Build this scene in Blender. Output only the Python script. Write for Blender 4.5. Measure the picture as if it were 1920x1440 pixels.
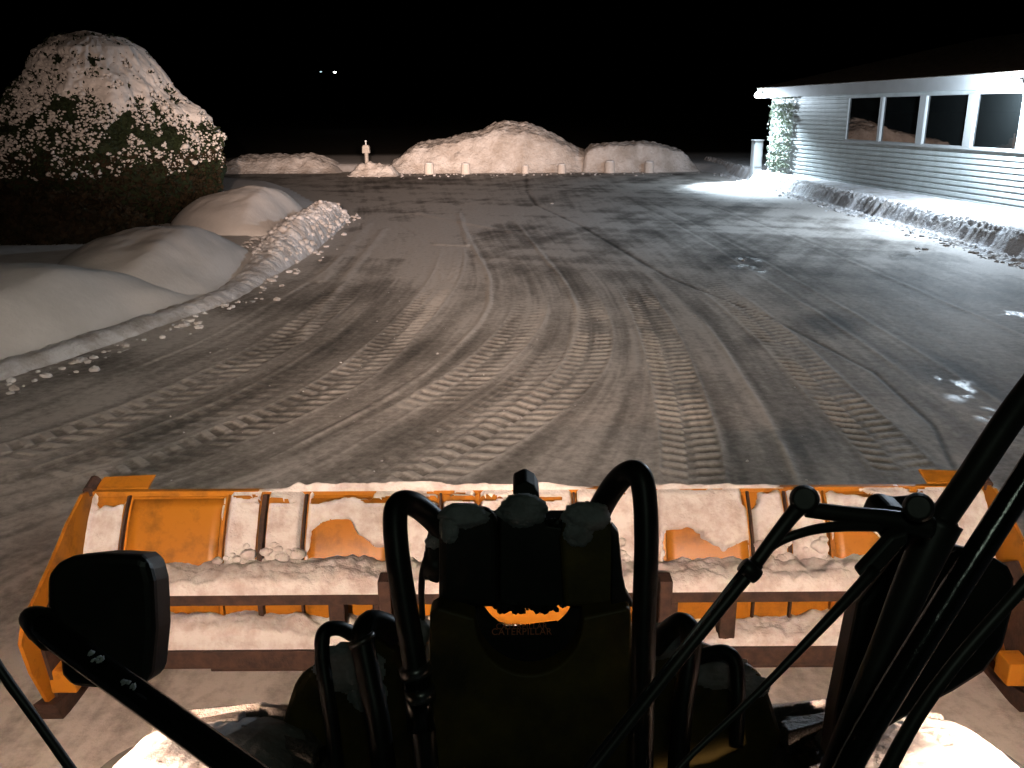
import bpy, bmesh, math, random
import numpy as np
from mathutils import Vector, Matrix, Euler
SC = bpy.context.scene
for o in list(bpy.data.objects): bpy.data.objects.remove(o)
COL = SC.collection
random.seed(7); RNG = np.random.default_rng(11)

# ---------------------------------------------------------------- camera
F = 1660.0; CX, CY = 960.0, 720.0           # focal length and centre in photo pixels (1920 x 1440)
PITCH, ROLL, CAMH = 17.1, -0.4, 3.2
cam = bpy.data.cameras.new('camera'); cam.sensor_width = 36; cam.lens = 36*F/1920; cam.clip_start = .05; cam.clip_end = 2000
camo = bpy.data.objects.new('camera', cam); COL.objects.link(camo); SC.camera = camo
Rm = Matrix.Rotation(math.radians(90-PITCH), 3, 'X') @ Matrix.Rotation(math.radians(ROLL), 3, 'Z')
camo.matrix_world = Matrix.Translation((0, 0, CAMH)) @ Rm.to_4x4()
RN = np.array(Rm)

# ---------------------------------------------------------------- world: clear night sky
SUN_EL, SUN_ROT = math.radians(-9), math.radians(200)
w = bpy.data.worlds.new('World'); SC.world = w; w.use_nodes = True
nt = w.node_tree; bg = nt.nodes['Background']
sky = nt.nodes.new('ShaderNodeTexSky'); sky.sky_type = 'NISHITA'; sky.sun_disc = False
sky.sun_elevation = SUN_EL; sky.sun_rotation = SUN_ROT
nt.links.new(sky.outputs[0], bg.inputs[0]); bg.inputs[1].default_value = 0.05
# added faint greenish fill: one sun lamp, overcast-soft, from behind the cab
sl = bpy.data.lights.new('night_fill', 'SUN'); sl.energy = 0.006; sl.angle = math.radians(20); sl.color = (.80, 1.0, .80)
so = bpy.data.objects.new('night_fill', sl); COL.objects.link(so); so.rotation_euler = (math.radians(38), math.radians(-8), 0)
vs = SC.view_settings; vs.view_transform = 'Standard'; vs.look = 'None'; vs.exposure = 0; vs.gamma = 1; vs.use_curve_mapping = False
SC.cycles.max_bounces = 5; SC.cycles.diffuse_bounces = 2; SC.cycles.sample_clamp_indirect = 3; SC.cycles.sample_clamp_direct = 0

# ---------------------------------------------------------------- pixel measurement helpers (photo px -> metres)
def ray(px, py):
    d = RN @ np.array([(px-CX)/F, -(py-CY)/F, -1.0]); return d
def P(px, py, D): return Vector(np.array([0, 0, CAMH]) + ray(px, py)*D)
def G(px, py, z=0.0):
    d = ray(px, py); t = (z-CAMH)/d[2]; return Vector(np.array([0, 0, CAMH]) + d*t)
def VY(px, py, Y):
    d = ray(px, py); return Vector(np.array([0, 0, CAMH]) + d*(Y/d[1]))
def lerp(a, b, t): return a+(b-a)*t
def sstep(a, b, x):
    t = np.clip((x-a)/(b-a), 0, 1); return t*t*(3-2*t)

# ---------------------------------------------------------------- noise
def _h(i, j, s):
    n = (i*374761393 + j*668265263 + s*1442695041) & 0xffffffff
    n = ((n ^ (n >> 13))*1274126177) & 0xffffffff
    return ((n ^ (n >> 16)) & 0xffff)/65535.0
def vn(x, y, s=0):
    x = np.asarray(x, float); y = np.asarray(y, float)
    i = np.floor(x).astype(np.int64); j = np.floor(y).astype(np.int64); fx = x-i; fy = y-j
    fx = fx*fx*(3-2*fx); fy = fy*fy*(3-2*fy)
    a = _h(i, j, s); b = _h(i+1, j, s); c = _h(i, j+1, s); d = _h(i+1, j+1, s)
    return (a+(b-a)*fx)*(1-fy)+(c+(d-c)*fx)*fy
def fbm(x, y, s=0, o=4, g=.5):
    v = 0; a = 1; t = 0
    for k in range(o):
        v = v+a*vn(x*2**k+17.3*k, y*2**k-9.1*k, s+k); t += a; a *= g
    return v/t
def cells(x, y, s=0):
    """distance to nearest jittered cell centre (lumps)"""
    i0 = np.floor(x).astype(np.int64); j0 = np.floor(y).astype(np.int64); best = np.full(np.shape(x), 9.0)
    for di in (-1, 0, 1):
        for dj in (-1, 0, 1):
            i = i0+di; j = j0+dj
            cx = i+.15+.7*_h(i, j, s); cy = j+.15+.7*_h(i, j, s+5)
            best = np.minimum(best, (x-cx)**2+(y-cy)**2)
    return np.sqrt(best)

# ---------------------------------------------------------------- materials
def mat(name, col, rough=.6, metal=0, spec=.5, noise=None, bump=None, emit=None):
    """noise=(scale, colour2, lo, hi)  bump=(scale, strength, distance)"""
    m = bpy.data.materials.new(name); m.use_nodes = True; n = m.node_tree; b = n.nodes['Principled BSDF']
    b.inputs['Base Color'].default_value = (*col, 1); b.inputs['Roughness'].default_value = rough
    b.inputs['Metallic'].default_value = metal; b.inputs['Specular IOR Level'].default_value = spec
    tc = n.nodes.new('ShaderNodeTexCoord')
    if noise:
        t = n.nodes.new('ShaderNodeTexNoise'); t.inputs['Scale'].default_value = noise[0]; t.inputs['Detail'].default_value = 8; t.inputs['Roughness'].default_value = .65
        n.links.new(tc.outputs['Object'], t.inputs[0])
        r = n.nodes.new('ShaderNodeValToRGB'); r.color_ramp.elements[0].position = noise[2]; r.color_ramp.elements[1].position = noise[3]
        r.color_ramp.elements[0].color = (*noise[1], 1); r.color_ramp.elements[1].color = (*col, 1)
        n.links.new(t.outputs[0], r.inputs[0]); n.links.new(r.outputs[0], b.inputs['Base Color'])
    if bump:
        t = n.nodes.new('ShaderNodeTexNoise'); t.inputs['Scale'].default_value = bump[0]; t.inputs['Detail'].default_value = 6; t.inputs['Roughness'].default_value = .6
        n.links.new(tc.outputs['Object'], t.inputs[0])
        bn = n.nodes.new('ShaderNodeBump'); bn.inputs['Strength'].default_value = bump[1]; bn.inputs['Distance'].default_value = bump[2]
        n.links.new(t.outputs[0], bn.inputs['Height']); n.links.new(bn.outputs[0], b.inputs['Normal'])
    if emit:
        b.inputs['Emission Color'].default_value = (*emit[0], 1); b.inputs['Emission Strength'].default_value = emit[1]
    return m
M = {}
M['snow'] = mat('fresh_snow', (.80, .79, .80), .7, spec=.25, noise=(3.0, (.70, .68, .67), .35, .6), bump=(14, .5, .03))
M['pile'] = mat('ploughed_snow', (.74, .71, .69), .75, spec=.25, noise=(1.1, (.50, .45, .41), .38, .62), bump=(7, .9, .10))
M['bank'] = mat('cut_bank_snow', (.76, .76, .78), .75, spec=.25, noise=(2.0, (.42, .38, .35), .33, .6), bump=(16, .8, .05))
M['soft'] = mat('drifted_snow', (.66, .635, .615), .8, spec=.2, noise=(.9, (.56, .54, .52), .35, .6), bump=(11, .45, .03))
M['toolsnow'] = mat('snow_on_steel', (.80, .78, .77), .65, spec=.3, noise=(9, (.60, .52, .50), .36, .58), bump=(38, .8, .012))
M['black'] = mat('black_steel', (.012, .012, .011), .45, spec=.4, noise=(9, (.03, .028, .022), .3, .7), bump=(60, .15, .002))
M['gloss'] = mat('wet_black_steel', (.010, .010, .010), .16, spec=.6, bump=(45, .35, .003))
M['rubber'] = mat('hose_rubber', (.010, .010, .010), .42, spec=.45, bump=(90, .25, .001), noise=(25, (.03, .028, .026), .25, .75))
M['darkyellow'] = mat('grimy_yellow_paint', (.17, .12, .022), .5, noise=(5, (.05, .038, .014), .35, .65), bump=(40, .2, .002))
M['orange'] = mat('orange_yellow_paint', (.52, .20, .018), .42, spec=.5, noise=(7, (.26, .10, .014), .30, .52), bump=(30, .12, .003))
M['rust'] = mat('rusty_brown_steel', (.085, .044, .031), .75, noise=(12, (.035, .020, .016), .35, .65), bump=(50, .7, .006))
M['tyre'] = mat('wet_tyre', (.035, .03, .027), .30, spec=.6, noise=(20, (.22, .19, .17), .58, .72), bump=(45, 1.0, .02))
M['fascia'] = mat('white_fascia', (.50, .52, .53), .5, noise=(1.5, (.42, .44, .44), .3, .7))
M['siding'] = mat('white_lap_siding', (.55, .60, .60), .5, spec=.35, noise=(2.2, (.42, .46, .45), .3, .65), bump=(8, .08, .01))
M['roof'] = mat('frosty_dark_shingle', (.30, .25, .20), .85, noise=(5, (.12, .10, .08), .35, .6), bump=(20, .9, .03))
M['glass'] = mat('window_glass', (.006, .007, .007), .015, spec=1.0)
M['lens'] = mat('lit_flood_lens', (1, 1, 1), .5, emit=((.85, .94, 1.0), 60))
M['farlamp'] = mat('lit_street_lens', (1, 1, 1), .5, emit=((.95, 1.0, .9), 14))
M['farlampdim'] = mat('dim_street_lens', (1, 1, 1), .5, emit=((.6, .9, 1.0), 1.2))
M['leafdark'] = mat('evergreen_needles', (.022, .034, .014), .75, spec=.2, noise=(4, (.012, .016, .008), .35, .6))
M['brown'] = mat('bare_brown_twigs', (.035, .024, .013), .85, spec=.15, noise=(5, (.014, .014, .007), .35, .6))
M['bark'] = mat('bark', (.05, .035, .025), .9, bump=(30, .8, .01))
M['vine'] = mat('vine_leaves', (.36, .41, .32), .55, noise=(6, (.17, .22, .15), .35, .65))
M['vinewhite'] = mat('pale_blossoms', (.85, .88, .85), .6)
M['pale'] = mat('pale_painted_post', (.50, .46, .42), .6, noise=(12, (.36, .33, .30), .35, .65), bump=(40, .3, .01))
M['concrete'] = mat('frosted_concrete', (.76, .72, .68), .8, noise=(8, (.66, .61, .57), .35, .65), bump=(25, .6, .02))
M['reflector'] = mat('white_reflector', (.9, .92, .95), .15, spec=.8)
M['darkpole'] = mat('dull_dark_pole', (.004, .004, .004), 1, spec=0)
M['clamp'] = mat('zinc_clamp', (.30, .30, .30), .35, metal=.8, noise=(30, (.08, .07, .06), .3, .7))
M['red'] = mat('red_lettering', (1.0, .33, .18), .5, spec=.3)
M['decal'] = mat('black_decal', (.02, .012, .01), .6)
M['lamphouse'] = mat('lamp_housing', (.25, .27, .28), .5)

# ---------------------------------------------------------------- object helpers
def tag(o, label=None, cat=None, group=None, kind=None):
    if label: o['label'] = label
    if cat: o['category'] = cat
    if group: o['group'] = group
    if kind: o['kind'] = kind
    return o
def par(o, p):
    if p is not None:
        o.parent = p; o.matrix_parent_inverse = p.matrix_basis.inverted()
    return o
def link(name, me, m=None, parent=None, smooth=False):
    o = bpy.data.objects.new(name, me); COL.objects.link(o)
    if m: me.materials.append(M[m] if isinstance(m, str) else m)
    if smooth: me.polygons.foreach_set('use_smooth', [True]*len(me.polygons))
    return par(o, parent)
def thing(name, loc, label, cat, group=None, rz=0):
    o = bpy.data.objects.new(name, None); COL.objects.link(o); o.location = loc; o.rotation_euler = (0, 0, rz); o.empty_display_size = .2
    return tag(o, label, cat, group)
def copy_tree(o, parent=None):
    c = o.copy(); COL.objects.link(c)
    if parent is not None: c.parent = parent
    for ch in [x for x in COL.objects if x.parent == o]: copy_tree(ch, c)
    return c
def raw(name, V, Fc, m=None, parent=None, smooth=False, attrs=None):
    """numpy verts (n,3) and quads/tris (k,c)"""
    V = np.asarray(V, np.float32); Fc = np.asarray(Fc, np.int32); k, c = Fc.shape
    me = bpy.data.meshes.new(name); me.vertices.add(len(V)); me.vertices.foreach_set('co', V.ravel())
    me.loops.add(k*c); me.loops.foreach_set('vertex_index', Fc.ravel())
    me.polygons.add(k); me.polygons.foreach_set('loop_start', np.arange(0, k*c, c, dtype=np.int32))
    me.update(calc_edges=True)
    if attrs:
        for an, av in attrs.items():
            a = me.attributes.new(an, 'FLOAT', 'POINT'); a.data.foreach_set('value', np.asarray(av, np.float32).ravel())
    me.polygons.foreach_set('use_smooth', np.full(k, bool(smooth)))
    return link(name, me, m, parent)
def grid(name, X, Y, Z, m, parent=None, smooth=True, attrs=None, keep=None, flip=False):
    n, c = X.shape; idx = np.arange(n*c).reshape(n, c)
    q = np.stack([idx[:-1, :-1], idx[:-1, 1:], idx[1:, 1:], idx[1:, :-1]], -1).reshape(-1, 4)
    if flip: q = q[:, ::-1]
    if keep is not None:
        kf = (keep[:-1, :-1] & keep[:-1, 1:] & keep[1:, 1:] & keep[1:, :-1]).ravel(); q = q[kf]
    V = np.stack([X, Y, Z], -1).reshape(-1, 3)
    if keep is not None:
        used = np.unique(q); rm = np.full(len(V), -1); rm[used] = np.arange(len(used)); V = V[used]; q = rm[q]
        if attrs: attrs = {a: np.ravel(v)[used] for a, v in attrs.items()}
    return raw(name, V, q, m, parent, smooth, attrs)

class MB:
    def __init__(s): s.bm = bmesh.new()
    def box(s, lo, hi, rot=None, at=None):
        r = bmesh.ops.create_cube(s.bm, size=1); c = [(a+b)/2 for a, b in zip(lo, hi)]; d = [abs(b-a) for a, b in zip(lo, hi)]
        mx = Matrix.Translation(c) @ Matrix.Diagonal((*d, 1))
        if rot is not None: mx = Matrix.Translation(at) @ rot.to_matrix().to_4x4() @ Matrix.Translation(-Vector(at)) @ mx
        bmesh.ops.transform(s.bm, matrix=mx, verts=r['verts']); return s
    def prism(s, pts, off):
        """polygon of Vectors swept along off"""
        off = Vector(off); a = [s.bm.verts.new(p) for p in pts]; b = [s.bm.verts.new(Vector(p)+off) for p in pts]; n = len(a)
        s.bm.faces.new(a); s.bm.faces.new(b[::-1])
        for i in range(n): s.bm.faces.new((a[i], b[i], b[(i+1) % n], a[(i+1) % n]))
        return s
    def tube(s, pts, rad, seg=12, close=True):
        pts = [Vector(p) for p in pts]; n = len(pts)
        rad = rad if isinstance(rad, (list, tuple)) else [rad]*n
        rings = []; up = Vector((0.31, 0.17, 0.93)).normalized(); prev = None
        for i, p in enumerate(pts):
            t = (pts[min(i+1, n-1)]-pts[max(i-1, 0)]).normalized()
            if prev is None:
                u = t.cross(up)
                if u.length < .05: u = t.cross(Vector((1, 0, 0)))
                u.normalize()
            else: u = (prev-t*prev.dot(t)).normalized()
            prev = u; v = t.cross(u)
            rings.append([s.bm.verts.new(p+(u*math.cos(a)+v*math.sin(a))*rad[i]) for a in [2*math.pi*k/seg for k in range(seg)]])
        for i in range(n-1):
            for k in range(seg):
                s.bm.faces.new((rings[i][k], rings[i][(k+1) % seg], rings[i+1][(k+1) % seg], rings[i+1][k]))
        if close: s.bm.faces.new(rings[0][::-1]); s.bm.faces.new(rings[-1])
        return s
    def ball(s, c, r, sub=2, jit=0, sq=(1, 1, 1)):
        q = bmesh.ops.create_icosphere(s.bm, subdivisions=sub, radius=1)
        for v in q['verts']:
            k = 1+jit*(random.random()-.5)
            v.co = Vector(c)+Vector((v.co.x*r*sq[0]*k, v.co.y*r*sq[1]*k, v.co.z*r*sq[2]*k))
        return s
    def build(s, name, m, parent=None, smooth=False, bevel=0, sub=0):
        bmesh.ops.recalc_face_normals(s.bm, faces=s.bm.faces)
        me = bpy.data.meshes.new(name); s.bm.to_mesh(me); s.bm.free()
        o = link(name, me, m, parent, smooth)
        if bevel:
            b = o.modifiers.new('b', 'BEVEL'); b.width = bevel; b.segments = 3; b.limit_method = 'ANGLE'; b.angle_limit = math.radians(35)
        if sub:
            b = o.modifiers.new('s', 'SUBSURF'); b.levels = sub; b.render_levels = sub
        return o
def spline(pts, n=8):
    """Catmull-Rom through points"""
    pts = [Vector(p) for p in pts]; out = []; m = len(pts)
    for i in range(m-1):
        p0, p1, p2, p3 = pts[max(i-1, 0)], pts[i], pts[i+1], pts[min(i+2, m-1)]
        for k in range(n):
            t = k/n
            out.append(.5*((2*p1)+(p2-p0)*t+(2*p0-5*p1+4*p2-p3)*t*t+(3*p1-p0-3*p2+p3)*t**3))
    return out+[pts[-1]]

# ================================================================ LAMPS OF THE LOADER (real lamps on the cab roof and front posts, plus an added cab fill)
def beam_nodes(l, n_pow, s0, up0, up1, azc, azw, azb, c0=.45, c1=.57, res=.12, azcut=None):
    l.use_nodes = True; t = l.node_tree; em = t.nodes['Emission']
    def mth(op, a, b=None, c=None):
        q = t.nodes.new('ShaderNodeMath'); q.operation = op
        for i, v in enumerate((a, b, c)):
            if v is None: continue
            if isinstance(v, (int, float)): q.inputs[i].default_value = v
            else: t.links.new(v, q.inputs[i])
        return q.outputs[0]
    tc = t.nodes.new('ShaderNodeTexCoord'); sp = t.nodes.new('ShaderNodeSeparateXYZ'); t.links.new(tc.outputs['Normal'], sp.inputs[0])
    x, y, z = sp.outputs
    s = mth('MAXIMUM', mth('MULTIPLY', y, -1.0), s0)
    I = mth('POWER', mth('DIVIDE', s, s0), -n_pow)
    upf = t.nodes.new('ShaderNodeMapRange'); upf.interpolation_type = 'SMOOTHSTEP'
    t.links.new(y, upf.inputs[0]); upf.inputs[1].default_value = up0; upf.inputs[2].default_value = up1; upf.inputs[3].default_value = 1; upf.inputs[4].default_value = res
    I = mth('MULTIPLY', I, upf.outputs[0])
    cut = t.nodes.new('ShaderNodeMapRange'); cut.interpolation_type = 'SMOOTHSTEP'
    t.links.new(s, cut.inputs[0]); cut.inputs[1].default_value = c0; cut.inputs[2].default_value = c1; cut.inputs[3].default_value = 1; cut.inputs[4].default_value = .0
    I = mth('MULTIPLY', I, cut.outputs[0])
    az = mth('SUBTRACT', mth('ARCTAN2', x, mth('MULTIPLY', z, -1.0)), math.radians(azc))
    q = mth('DIVIDE', az, math.radians(azw)); g = mth('EXPONENT', mth('MULTIPLY', mth('MULTIPLY', q, q), -1.0))
    I = mth('MULTIPLY', I, mth('ADD', mth('MULTIPLY', g, 1-azb), azb))
    if azcut:
        cz = t.nodes.new('ShaderNodeMapRange'); cz.interpolation_type = 'SMOOTHSTEP'; t.links.new(mth('MULTIPLY', az, azcut[0]) if azcut[0] else mth('ABSOLUTE', az), cz.inputs[0])
        cz.inputs[1].default_value = math.radians(azcut[1]); cz.inputs[2].default_value = math.radians(azcut[2]); cz.inputs[3].default_value = 1; cz.inputs[4].default_value = 0
        k_ = cz.outputs[0]
        if len(azcut) > 3:
            dn = t.nodes.new('ShaderNodeMapRange'); dn.interpolation_type = 'SMOOTHSTEP'; t.links.new(s, dn.inputs[0])
            dn.inputs[1].default_value = azcut[3]; dn.inputs[2].default_value = azcut[4]; k_ = mth('MAXIMUM', k_, dn.outputs[0])
        I = mth('MULTIPLY', I, k_)
    t.links.new(I, em.inputs['Strength'])
def spot(name, loc, E, col, size, blend, rx, rz, parent, soft=.05):
    l = bpy.data.lights.new(name, 'SPOT'); l.energy = E; l.color = col; l.spot_size = math.radians(size); l.spot_blend = blend; l.shadow_soft_size = soft
    o = bpy.data.objects.new(name, l); COL.objects.link(o); o.location = loc; o.rotation_euler = (math.radians(90+rx), 0, math.radians(rz))
    return par(o, parent)
loader = thing('wheel_loader', (0.09, 0.9, 0), 'dark wheel loader front end, hoses and lift linkage behind the orange pusher', 'wheel loader')
K_FAR, K_NEAR, K_MID = 82000, 520, 2000
WARM = (1.0, .71, .56); WARM2 = (1.0, .70, .52)
for x in (-.95, 1.05):
    o = spot('roof_lamp', (x, .55, 3.80), K_FAR, WARM, 150, .3, 0, 0, loader, .06)
    beam_nodes(o.data, 2.3, .075, -.01, .07, -5.5, 10.5, .014, azcut=(0, 50, 60))
for x in (-1.28, 1.42):
    o = spot('head_lamp', (x, 1.35, 2.02), K_NEAR, WARM2, 150, .6, -13, 0, loader, .045)
    s_ = 1 if x < 0 else -1
    beam_nodes(o.data, 0, .001, 2, 3, 0, 1e5, 1, 2, 3, 1, (s_, 23, 34, .29, .40))
for x in (-1.05, 1.20):
    o = spot('work_lamp', (x, .55, 3.80), K_MID, (1.0, .88, .73), 160, .2, 0, 0, loader, .08)
    beam_nodes(o.data, 2.0, .26, -.22, -.10, 0, 42, .1, .45, .55, .0, azcut=(0, 46, 56))
cg = bpy.data.lights.new('cab_fill', 'POINT'); cg.energy = 5.5; cg.color = (.78, 1.0, .80); cg.shadow_soft_size = .12  # added fill light, lifts the otherwise black near side of the loader
cgo = bpy.data.objects.new('cab_fill', cg); COL.objects.link(cgo); cgo.location = (.1, -.35, 3.75); par(cgo, loader)
# lamp housings (behind their lamps, on brackets)
for x in (-1.28, 1.42):
    MB().box((x-.13, 1.12, 1.90), (x+.13, 1.29, 2.12)).tube([(x, 1.2, 1.90), (x, 1.15, 1.62)], .03).build('head_lamp_housing', 'black', loader, bevel=.02)
for x in (-.95, 1.05):
    MB().box((x-.10, .36, 3.74), (x+.10, .49, 3.88)).build('roof_lamp_housing', 'black', loader, bevel=.02)

# ================================================================ GROUND
LOTPX = [(-900, 900), (-400, 822), (0, 722), (250, 640), (450, 558), (590, 466), (650, 412), (628, 386), (560, 352), (400, 336), (0, 330),
         (0, 324), (640, 324), (1300, 322), (1392, 338), (1625, 404), (1920, 491), (2400, 640), (2900, 800)]
LOT = [G(*p) for p in LOTPX] + [Vector((9, -6, 0)), Vector((-9, -6, 0))]
def inside_dist(X, Y, poly):
    """signed distance, positive outside"""
    d = np.full(X.shape, 1e9); ins = np.zeros(X.shape, bool); n = len(poly)
    for i in range(n):
        x1, y1 = poly[i].x, poly[i].y; x2, y2 = poly[(i+1) % n].x, poly[(i+1) % n].y
        dx, dy = x2-x1, y2-y1; t = np.clip(((X-x1)*dx+(Y-y1)*dy)/(dx*dx+dy*dy+1e-9), 0, 1)
        d = np.minimum(d, np.hypot(X-x1-t*dx, Y-y1-t*dy))
        with np.errstate(divide='ignore', invalid='ignore'):
            c = ((y1 > Y) != (y2 > Y)) & (X < (x2-x1)*(Y-y1)/((y2-y1) if y2 != y1 else 1e-9)+x1)
        ins ^= c
    return np.where(ins, -d, d)
gx = np.concatenate([np.linspace(-500, -40, 24)[:-1], np.linspace(-40, 40, 201), np.linspace(40, 500, 24)[1:]])
gy = np.concatenate([np.linspace(-60, -2, 12)[:-1], np.linspace(-2, 75, 194), np.linspace(75, 900, 24)[1:]])
X, Y = np.meshgrid(gx, gy); sd = inside_dist(X, Y, LOT)
Z = -.03+.40*sstep(.3, 1.6, sd)+.05*fbm(X*.25, Y*.25, 3)*sstep(1, 3, sd)
far = sstep(60, 66, Y+1.5*(vn(X*.3, Y*.3, 5)-.5)+np.clip(-X-12, 0, 30)*.6)  # far ground colour darkened to stand in for the unlit night
M['ground'] = mat('snow_darkened_far', (.80, .79, .80), .75, spec=.2, noise=(3.0, (.70, .68, .67), .35, .6), bump=(14, .5, .03))
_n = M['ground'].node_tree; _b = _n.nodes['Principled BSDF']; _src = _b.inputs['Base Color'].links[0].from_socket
_a = _n.nodes.new('ShaderNodeAttribute'); _a.attribute_name = 'far_dark'; _m = _n.nodes.new('ShaderNodeMix'); _m.data_type = 'RGBA'
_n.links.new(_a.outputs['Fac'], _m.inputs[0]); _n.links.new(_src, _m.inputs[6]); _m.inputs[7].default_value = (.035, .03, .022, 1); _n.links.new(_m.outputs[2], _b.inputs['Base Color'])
tag(grid('ground', X, Y, Z, 'ground', attrs={'far_dark': far}), 'snow covered ground around the ploughed lot', kind='structure')

# parking lot sheet, in rows that are evenly spaced as seen from the cab
pxs = np.arange(-620, 2560, 2.6); pys = np.concatenate([np.arange(322.5, 900, 1.25), np.arange(900, 1700, 2.5)])
PX, PY = np.meshgrid(pxs, pys)
D0 = RN[0, 0]*(PX-CX)/F - RN[0, 1]*(PY-CY)/F - RN[0, 2]
D1 = RN[1, 0]*(PX-CX)/F - RN[1, 1]*(PY-CY)/F - RN[1, 2]
D2 = RN[2, 0]*(PX-CX)/F - RN[2, 1]*(PY-CY)/F - RN[2, 2]
T = -CAMH/D2; X = D0*T; Y = D1*T
rows = [300, 340, 400, 460, 520, 580, 640, 700, 760, 820, 880, 960, 1500]
lines = {'L': [640, 620, 640, 590, 500, 350, 210, 30, -150, -350, -600, -900, -2500],
         'A': [690, 690, 700, 705, 670, 610, 530, 420, 290, 120, -80, -420, -1800],
         'B': [770, 790, 825, 848, 835, 792, 735, 665, 560, 420, 270, 0, -1200],
         'C': [850, 860, 890, 930, 980, 992, 955, 890, 800, 700, 590, 400, -300],
         'D': [910, 930, 970, 1020, 1070, 1102, 1110, 1085, 1020, 930, 830, 680, 200],
         'E': [980, 1010, 1040, 1100, 1170, 1210, 1240, 1260, 1277, 1290, 1297, 1300, 1320],
         'F': [1040, 1080, 1160, 1240, 1310, 1390, 1460, 1520, 1580, 1640, 1695, 1770, 2300],
         'G': [1090, 1150, 1290, 1420, 1540, 1650, 1760, 1870, 1980, 2090, 2200, 2350, 3300],
         'H': [1200, 1330, 1540, 1760, 1950, 2150, 2350, 2550, 2750, 2950, 3150, 3400, 5200]}
keys = 'LABCDEFGH'
rr = np.array(rows, float)
from bisect import bisect
def smooth_interp(y, xs, ys):
    """monotone-ish cubic (Catmull) interpolation of table"""
    xs = np.asarray(xs, float); ys = np.asarray(ys, float); m = np.gradient(ys, xs)
    i = np.clip(np.searchsorted(xs, y)-1, 0, len(xs)-2); h = xs[i+1]-xs[i]; t = (y-xs[i])/h
    return ((2*t**3-3*t**2+1)*ys[i]+(t**3-2*t**2+t)*h*m[i]+(-2*t**3+3*t**2)*ys[i+1]+(t**3-t**2)*h*m[i+1])
CL = np.stack([smooth_interp(pys, rr, lines[k]) for k in keys])        # (9, rows)
CL = np.maximum.accumulate(CL + np.arange(9)[:, None]*1e-3, axis=0)
q = np.zeros_like(PX)
for r in range(len(pys)):
    xs = np.concatenate([[CL[0, r]-2500], CL[:, r], [CL[8, r]+2500]])
    q[r] = np.interp(pxs, xs, np.concatenate([[-1-8], np.arange(9.0), [8+9]]))
# streaks that follow the wheel and blade paths
dist = np.hypot(X, Y)
along = Y*.22
st = fbm(q*5.2, along, 21, 5, .62)
st2 = fbm(q*17, along*1.6+3, 31, 3, .6)
blot = fbm(X*.42, Y*.30, 41, 4)
blot2 = fbm(X*1.4+4, Y*.9, 47, 4)
cover = .73+.75*(st-.5)+.42*(st2-.5)+.66*(blot-.5)+.40*(blot2-.5)
# crossing blade strokes farther out
th = math.radians(62); U = X*math.cos(th)+Y*math.sin(th); W_ = -X*math.sin(th)+Y*math.cos(th)
cr = fbm(U*.10, W_*1.3, 51, 5, .62); cr2 = fbm((X*.9-Y*.3)*.12, (Y*.95+X*.35)*1.5, 57, 4, .6)
farw = sstep(13, 22, dist)*(1-sstep(9, 15, X))
cover = cover+farw*(.08+1.05*(cr-.5)+.85*(cr2-.5))
H = .010*(st-.5)+.006*(st2-.5)+.010*(blot2-.5)
depth = (Y*math.cos(math.radians(PITCH))+CAMH*math.sin(math.radians(PITCH)))
def line_sd(k, off=0.0):
    """lateral distance (m) and arclength from centreline k"""
    cx = CL[keys.index(k)] if isinstance(k, str) else k
    d2 = RN[2, 0]*(cx-CX)/F-RN[2, 1]*(pys-CY)/F-RN[2, 2]; tt = -CAMH/d2
    wx = (RN[0, 0]*(cx-CX)/F-RN[0, 1]*(pys-CY)/F-RN[0, 2])*tt; wy = (RN[1, 0]*(cx-CX)/F-RN[1, 1]*(pys-CY)/F-RN[1, 2])*tt
    tx = np.gradient(wx); ty = np.gradient(wy); ln = np.hypot(tx, ty); tx, ty = tx/ln, ty/ln
    s = np.cumsum(ln)
    dx = X-wx[:, None]; dy = Y-wy[:, None]
    lat = dx*(-ty[:, None])+dy*tx[:, None]
    alo = s[:, None]+dx*tx[:, None]+dy*ty[:, None]
    return lat-off, alo
def tyre_track(k, r0, r1, w=.27, pitch=.19, amp=1.0, slope=.9, off=0.0, dots=.6):
    global cover, H
    lat, s = line_sd(k, off)
    fade = (sstep(r0-25, r0+30, PY)*(1-sstep(r1-15, r1+25, PY)))*amp
    s = s+.03*(vn(X*3, Y*3, 5)-.5)
    a = np.abs(lat)
    ph = s/pitch+slope*a/pitch*.35+np.where(lat > 0, .5, 0)
    lug = .5+.5*np.cos(2*np.pi*ph); lug = sstep(.35, .75, lug)
    ed = 1-sstep(w*.82, w*1.05, a+.05*(vn(s*6, a*0, 9)-.5))
    mid = 1-sstep(.02, .055, a)
    wear = np.clip(.48+1.9*(fbm(X*1.6, Y*1.6, 61, 4)-.28), .05, 1.3)
    lug = lug*(1-mid)+mid*(.5-.5*np.cos(2*np.pi*s/pitch*1.0))*dots
    H = H+fade*ed*wear*(lug-.5)*.017
    cover = cover+fade*ed*(wear*(lug*.42-.10))
    rim = np.exp(-((a-w*1.04)/.03)**2)
    H = H+rim*fade*.008; cover = cover+rim*fade*.12
tyre_track('A', 545, 900, w=.30, pitch=.24, amp=.85)
tyre_track('B', 470, 900, w=.29, pitch=.21, amp=1.0)
tyre_track('C', 570, 760, w=.30, pitch=.21, amp=.9)
tyre_track('D', 560, 905, w=.29, pitch=.21, amp=1.0)
tyre_track('E', 540, 905, w=.29, pitch=.19, amp=1.15)
tyre_track('F', 535, 880, w=.30, pitch=.19, amp=1.05)
mixed = .42*CL[3]+.58*CL[4]
tyre_track(mixed, 660, 905, w=.25, pitch=.21, amp=.5)
tyre_track(.35*CL[1]+.65*CL[2]-30, 700, 905, w=.24, pitch=.22, amp=.4)
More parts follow.
